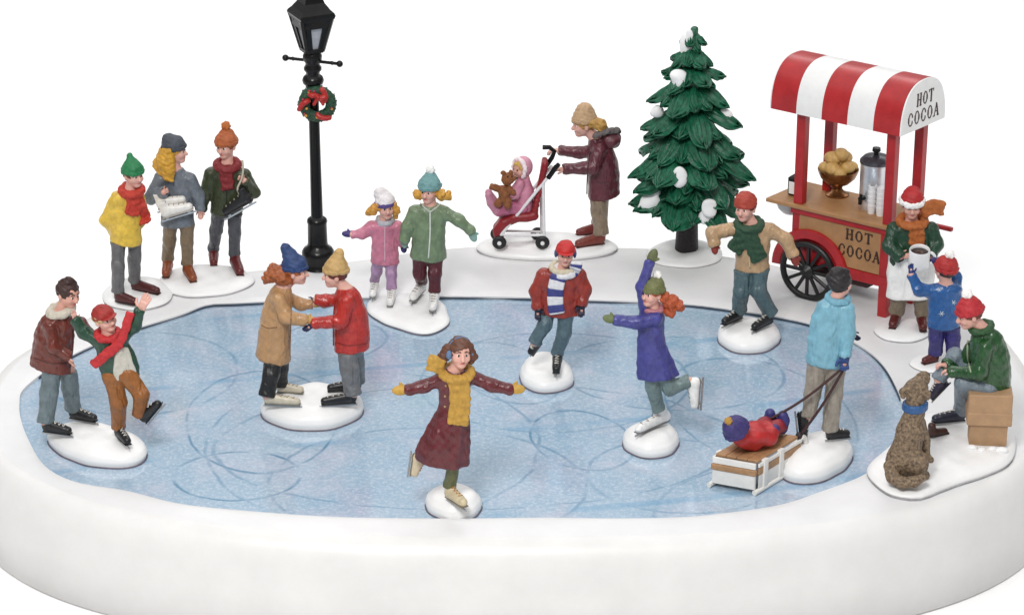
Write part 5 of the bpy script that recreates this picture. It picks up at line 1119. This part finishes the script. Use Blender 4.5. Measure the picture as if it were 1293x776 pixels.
MB().sphere(t_(652.5, 225, 2.5), A_([1.7, 1.5, 1.3]) * S, None, 8, 6).obj('nose', paint((40, 28, 24), .4), TD.root, True)
for dx, w in ((641, 7.4), (646.5, 5)): MB().sphere(t_(dx, 223, w), 1.1 * S, None, 8, 6).obj('eye', paint((30, 22, 20), .3), TD.root, True)
# ------------------------------------------------------------------ sled with the riding child
Cc = G(955, 622, .012); Lc = G(899, 612, .012); Rc = G(1010, 588, .012); Cc[2] = Lc[2] = Rc[2] = 0
sl = Fig('sled', 'white and tan wooden sled carrying a child, drawn by two dark ropes', 'sled', 955, 622, .0); S = sl.s
ua, ub = Rc - Cc, Lc - Cc
def D3(a, b, z): return Cc + ua * a + ub * b + Z_ * z
WP = lambda: paint((226, 224, 220), .4, .06, 8, .1); WDT = lambda: paint((190, 146, 104), .5, .2, 9, .15)
def plank(nm, a0, a1, b0, b1, z0, z1, mat): return bev(MB().prism([D3(a0, b0, z0), D3(a1, b0, z0), D3(a1, b1, z0), D3(a0, b1, z0)], Z_ * (z1 - z0)).obj(nm, mat, sl.root), .008)
for i in range(4): plank('deck_board', .03, .97, .03 + .237 * i, .03 + .237 * i + .228, .35, .385, WDT())
plank('end_board', -.03, .005, .02, .98, .05, .215, WP()); plank('end_board', -.045, .005, .0, 1.0, .218, .285, WDT()); plank('end_board', -.03, .005, .02, .98, .288, .362, WP())
for b0, b1 in ((-.035, .01), (.99, 1.035)):
    plank('side_board', .02, .98, b0 + .008, b1 - .008, .215, .30, WDT()); plank('side_board', .02, 1.0, b0, b1, .305, .35, WP()); plank('side_board', .03, .9, b0 + .012, b1 - .012, .06, .21, WP())
    for a in (.16, .52): plank('post', a - .045, a + .045, b0 - .022, b1 + .022, .03, .375, WP())
    bm_ = (b0 + b1) / 2; rn = [D3(-.06, bm_, .03), D3(.3, bm_, .028), D3(.75, bm_, .03), D3(.95, bm_, .07), D3(1.06, bm_, .16), D3(1.10, bm_, .26), D3(1.06, bm_, .34), D3(.98, bm_, .37)]
    autosmooth(MB().tube(catmull(rn, 5), .03, 10).obj('runner', WP(), sl.root), 50)
hA, hB = f16.P(1067, 463, 21), f16.P(1062, 466, 22)
for (px, a, b) in ((hA, 1.0, .04), (hB, .82, .62)):
    e = D3(a, b, .375 if b < .5 else .56); pts = [px * (1 - t) + e * t - Z_ * .05 * math.sin(math.pi * t) for t in np.linspace(0, 1, 13)]; ro = MB().tube(pts, .016, 8).obj('rope', paint((66, 32, 34), .6, .3, 30, .3, bscale=120), sl.root, True)
    autosmooth(MB().sphere(e, .045, None, 10, 8).obj('knot', paint((40, 26, 30), .6), ro), 60)
k17 = empty('person', D3(.4, .5, .385), 'small child in a red coat and purple hat lying on the sled', 'person')
class KF: pass
KS = scale_at(D3(.4, .5, .4)) * 1.22; U1 = unit(ua); U2 = unit(ub)
def K3(a, b, z): return D3(a, .5, .385) + U2 * b * KS + Z_ * z * KS
kf = KF(); kf.s = KS; kf.P = lambda x, y, w=0: A_([0, 0, 0.])
H = Head(kf, 0, 0, 0, 10.4, 118, 24, 0); H.c = K3(.05, 1, 31); H.R, H.U, H.F = H.R, H.U, H.F
Fv = unit(U1 * .8 + Z_ * .55); Uv = unit(Z_ - Fv * (Z_ @ Fv) - 0 * U1); R_ = np.cross(Uv, -Fv); H.R, H.U, H.F = R_, Uv, Fv; H.M = A_([R_, Uv, Fv]); r = H.r
B = Field(.008); B.ell(H.L(0, .3, -.1), A_([1, 1.05, 1.15]) * r, H.M, .2 * r); B.ell(H.L(0, -.3, .2), A_([.86, .98, .9]) * r, H.M, .3 * r); B.cap(H.L(0, .0, 1.0), H.L(0, -.25, 1.2), .13 * r, .2 * r, .1 * r)
B.chain([K3(.2, 0, 16), K3(.35, 0, 12), K3(.6, 0, 10)], A_([7, 10, 9]) * KS, .02)
for sb in (-1, 1): B.chain([K3(.6, sb * 6, 10), K3(.8, sb * 6.5, 14), K3(.9, sb * 6.5, 10)], A_([6, 5.4, 4.4]) * KS, .02); B.chain([K3(.3, sb * 12, 14), K3(.45, sb * 16, 12), K3(.58, sb * 12, 14)], A_([5, 4.6, 4]) * KS, .02)
_, bm = sculpt('body', B, skin(), k17); tr = bvh(bm)
for sx in (-1, 1):
    q = tr.ray_cast(Vector(H.L(.36 * sx, .05, 3)), Vector(-H.F))[0]; MB().sphere(q, .13 * r, None, 8, 6).obj('eye', paint((52, 36, 30), .25), k17, True)
q = tr.ray_cast(Vector(H.L(0, -.62, 3)), Vector(-H.F))[0]; MB().sphere(q, A_([.22, .07, .07]) * r, H.M, 8, 6).obj('mouth', paint((196, 92, 92), .4), k17, True)
make_hat(kf, H, k17, c=(62, 52, 120), tip=2.0, tipr=.8, tipz=-.5, pom=(196, 150, 70), pomr=.42, cuff=(66, 54, 126), low=.1)
F = Field(.0095); F.chain([K3(.14, 0, 20), K3(.36, 0, 14), K3(.62, 0, 11)], A_([11, 14.5, 12.5]) * KS, 4 * KS)
for sb in (-1, 1): F.chain([K3(.2, sb * 11, 20), K3(.42, sb * 16, 13), K3(.60, sb * 12, 14)], A_([8, 7.4, 6.4]) * KS, 4 * KS)
F.clip(D3(.4, .5, .387), Z_); F.noise(.005, 34, 2); sculpt('coat', F, paint((196, 36, 38), .45, .2, 11, .2), k17)
F = Field(.0095)
for sb in (-1, 1): F.chain([K3(.62, sb * 6, 9), K3(.8, sb * 7, 13), K3(.9, sb * 7, 10)], A_([8.5, 7.5, 6.5]) * KS, 3 * KS)
F.noise(.004, 40, 2); sculpt('trousers', F, paint((150, 34, 48), .5, .2, 12, .2), k17)
for sb in (-1, 1):
    F = Field(.0085); F.chain([K3(.9, sb * 7, 8), K3(.93, sb * 7, 16), K3(.92, sb * 7, 22)], A_([6.6, 6.6, 5.4]) * KS); sculpt('shoe', F, paint((58, 56, 128), .5, .15, 14, .2), k17)
    F = Field(.0085); F.ell(K3(.62, sb * 12, 16), A_([6, 6, 5.6]) * KS); sculpt('mitten', F, paint((62, 52, 120), .5, .15, 14, .2), k17)
# ------------------------------------------------------------------ loose skates
def ice_skate(label, heel, toe, up, r, col, lace, sole):
    d = unit(toe - heel); U = unit(up - d * (up @ d)); c = (heel + toe) / 2; o = empty('ice_skate', c, label, 'ice skate', 'skates carried by the strolling couple'); F = Field(.0078)
    F.cap(heel + d * r + U * r, toe - d * r * .9 + U * r * .75, r, r * .82, .4 * r); F.cap(heel + d * r * 1.1 + U * r, heel + d * r * .9 + U * r * 3.6, r * .95, r * .9, .5 * r); F.cap(heel + d * r * 1.4 + U * r * 1.8, toe - d * r * 2 + U * r, r * .8, r * .75, .5 * r)
    F.clip(heel + U * r * .05, U); F.clip(heel + U * r * 3.6, -U); b, VQ = sculpt('boot', F, paint(col, .38, .12, 14, .08), o); t2 = bvh(VQ); sd = np.cross(d, U)
    MB().bar(heel + d * r * .1, toe - d * r * .1, r * 1.5, r * .3, U, r * .1).obj('sole', paint(sole, .5), b)
    m = MB(); m.bar(heel - d * r * .3 - U * r * .75, toe + d * r * .4 - U * r * .75, r * .24, r * .4, U, .004)
    for q in (heel + d * r, toe - d * r * 1.2): m.bar(q - U * r * .75, q, r * .3, r * .7, d, .004)
    m.obj('blade', paint((206, 208, 210), .25, .06, 10, .02, metal=.7), o)
    for i in range(5):
        base = (toe - d * r * 2 + U * r * 1.4) * (1 - i / 4) + (heel + d * r * 1.6 + U * r * 3.2) * (i / 4); out = unit(d * .6 + U * .8); P3 = []
        for k in (-.42, 0, .42):
            h = t2.ray_cast(Vector(base + sd * r * k + out * r * 2.5), Vector(-out))
            if h[0] is not None: P3.append(A_(h[0]) + out * r * .05)
        if len(P3) == 3: MB().tube(P3, r * .1, 5).obj('lace', paint(lace, .6), b, True)
    return o
fb = Fig('tmp', None, None, *ft('b', 226, 346)); bpy.data.objects.remove(fb.root); fo_ = Fig('tmp', None, None, *ft('b', 285, 336)); bpy.data.objects.remove(fo_.root)
ice_skate('white ice skate nearest us of the pair held to the grey sweater', fb.P(205, 275, 26), fb.P(245, 263, 22), A_([.1, 0, 1.]), 5.8 * fb.s, (226, 224, 220), (180, 160, 140), (190, 184, 176))
ice_skate('white ice skate tucked behind the other against the grey sweater', fb.P(199, 264, 19), fb.P(236, 254, 15), A_([.1, 0, 1.]), 5.6 * fb.s, (222, 220, 216), (180, 160, 140), (190, 184, 176))
ice_skate('black ice skate hanging by its lace against the olive jacket', fo_.P(320, 252, 22), fo_.P(283, 273, 20), A_([-.35, 0, 1.]), 5.8 * fo_.s, (28, 28, 32), (216, 210, 196), (60, 58, 60))
pts = [fo_.P(306, 202, 14), fo_.P(307, 214, 19), fo_.P(305, 226, 22), fo_.P(300, 238, 22), fo_.P(303, 246, 22)]
sk_l = MB().tube(catmull(pts, 5), 1.3 * fo_.s, 7).obj('skate_lace', paint((216, 206, 186), .7), [o for o in bpy.data.objects if o.get('label', '').startswith('black ice skate')][0], True)
q = M['n']; zz = q.z(1186, 548); bs_ = Fig('boot', 'dark brown empty boot lying between the dog and the cardboard box', 'boot', 1184, 549, zz); r = 5.4 * bs_.s
F = Field(.0085); a, b = bs_.G(1172, 551), bs_.G(1197, 547); d = unit(b - a); F.cap(a + d * r + Z_ * r * .9, b - d * r + Z_ * r * .75, r, r * .85, .4 * r); F.cap(a + d * r + Z_ * r, a + d * r * .8 + Z_ * r * 2.6, r * .95, r * .95, .5 * r); F.clip(a + Z_ * .0, Z_); sculpt('upper', F, paint((74, 42, 34), .4, .2, 14, .1), bs_.root)
MB().bar(a + Z_ * .018, b + Z_ * .018, r * 1.7, .03, Z_, .008).obj('sole', paint((44, 28, 24), .5), bs_.root)
# ------------------------------------------------------------------ cardboard box
zz = M['n'].z(1246, 555); q = G(1246, 556, zz); s_ = scale_at(q); bx = empty('cardboard_box', q, 'tan cardboard box with a deep overhanging lid under the seated man', 'box'); an = math.radians(-5); R_ = A_([[math.cos(an), math.sin(an), 0], [-math.sin(an), math.cos(an), 0], [0, 0, 1]])
CB = lambda: paint((190, 152, 114), .6, .1, 7, .08, bscale=30)
k = s_ / .92; MB().obox(q + Z_ * 15 * k, (23.5 * s_, 15 * s_, 15.2 * k), R_, .008).obj('carton', CB(), bx)
MB().obox(q + Z_ * 34.5 * k, (28 * s_, 19 * s_, 8 * k), R_, .01).obj('lid', CB(), bx); MB().obox(q + Z_ * 53 * k, (27.2 * s_, 18 * s_, 12 * k), R_, .01).obj('upper_box', CB(), bx)
for i, (x, y, r) in enumerate(((1228, 565, 6), (1240, 568, 5), (1264, 568, 6), (1253, 567, 4))):
    F = Field(.0095); c = G(x, y, M['n'].z(x, y)); F.ell(c, A_([r * 1.3, r, r * .7]) * s_); F.noise(.01, 30, i); o, _ = sculpt('snow_clump', F, snow_mat((236, 236, 237), .5, .15), M['n'].o)
# ------------------------------------------------------------------ dog
zz = M['n'].z(1146, 604); D = Fig('dog', 'brindled brown dog with a blue collar sitting with its back to us', 'dog', 1146, 602, zz); S = D.s; p = D.P
F = Field(.0085)
F.ell(p(1142, 582, 0), A_([24, 17, 24]) * S, None, .03); F.chain([p(1143, 575, 0), p(1149, 545, -2), p(1155, 517, -4)], A_([20, 16.5, 12]) * S, .05)
F.chain([p(1155, 518, -4), p(1156, 500, -6)], A_([12.5, 11.5]) * S, .03); F.ell(p(1156.5, 490, -8), A_([15, 13, 13]) * S, None, .03)
F.chain([p(1160, 486, -12), p(1165, 478, -19), p(1167, 475, -23)], A_([10.5, 8.5, 6.8]) * S, .03)
F.chain([p(1146, 487, -6), p(1141, 494, -3), p(1140, 500, -1)], A_([4, 5.4, 3.6]) * S, .012); F.chain([p(1166, 491, -2), p(1170, 496, 0), p(1171, 502, 0)], A_([4, 5, 3.4]) * S, .012)
F.ell(p(1158, 585, 11), A_([15, 14, 18]) * S, None, .015); F.chain([p(1158, 598, 12), p(1168, 600, 2)], A_([7, 6]) * S, .03)
F.chain([p(1160, 533, -6), p(1168, 556, -8), p(1169, 576, -8)], A_([9, 6.6, 5.4]) * S, .012); F.cap(p(1169, 577, -6), p(1175, 580, -4), 5.6 * S, 4.6 * S, .015)
F.chain([p(1124, 588, 12), p(1127, 602, 21), p(1139, 609, 29), p(1154, 608, 33), p(1165, 603, 32)], A_([8.5, 8, 7.4, 6.8, 5]) * S, .025); F.clip(D.g + Z_ * .0 + A_([0, 0, .004]), Z_, .01)
F.noise(.0025, 60, 3).noise(.0018, 120, 5)
db, dm = sculpt('body', F, paint((158, 134, 106), .65, .2, 32, .5, bscale=75, var_rgb=(56, 44, 36)), D.root)
MB().sphere(p(1170.5, 473.5, -22), A_([4.2, 3.6, 3.6]) * S, None, 10, 8).obj('nose', paint((24, 20, 20), .3), D.root, True)
c = p(1155.5, 512, -5); F = Field(.0085)
for dz in (-3, 0, 3): F.chain([c + A_([13.6 * math.cos(t), 13.6 * math.sin(t), dz + 1.0 * math.cos(t)]) * S for t in np.linspace(0, 2 * math.pi, 19)], 2.2 * S, 2 * S)
sculpt('collar', F, paint((40, 92, 150), .45, .15, 12, .15), D.root)
WORLD_S = .34
def LAMPS():
    lamp('overhead_softbox', (0, 4, 26), (0, 4, 0), 60, 60, 8000)
    lamp('key_softbox', (-4, -19, 21), (0, 0, 0), 6, 6, 4500, (1, .985, .96))
    lamp('background_fill', (0, 24, 20), (0, 22, 0), 50, 10, 4200)  # added lamp without a visible source, keeps the far table white
# ------------------------------------------------------------------ camera, light
cd = bpy.data.cameras.new('camera'); cam = bpy.data.objects.new('camera', cd); COL.objects.link(cam); cam.location = CAM; cam.rotation_euler = (math.pi / 2 - PITCH, 0, 0)
cd.sensor_width = 36; cd.lens = 36 * FPX / PW; cd.clip_end = 400; cd.clip_start = .5; sc.camera = cam
w = bpy.data.worlds.new('World'); sc.world = w; w.use_nodes = True; w.node_tree.nodes['Background'].inputs[0].default_value = (1, 1, 1, 1); w.node_tree.nodes['Background'].inputs[1].default_value = WORLD_S
def lamp(name, loc, target, sx, sy, power, color=(1, 1, 1)):
    l = bpy.data.lights.new(name, 'AREA'); l.shape = 'RECTANGLE'; l.size = sx; l.size_y = sy; l.energy = power; l.color = color
    o = bpy.data.objects.new(name, l); COL.objects.link(o); o.location = loc; o.rotation_euler = (Vector(target) - Vector(loc)).to_track_quat('-Z', 'Y').to_euler(); return o
LAMPS()
sc.view_settings.view_transform = 'Standard'; sc.view_settings.look = 'None'; sc.view_settings.exposure = 0; sc.view_settings.gamma = 1
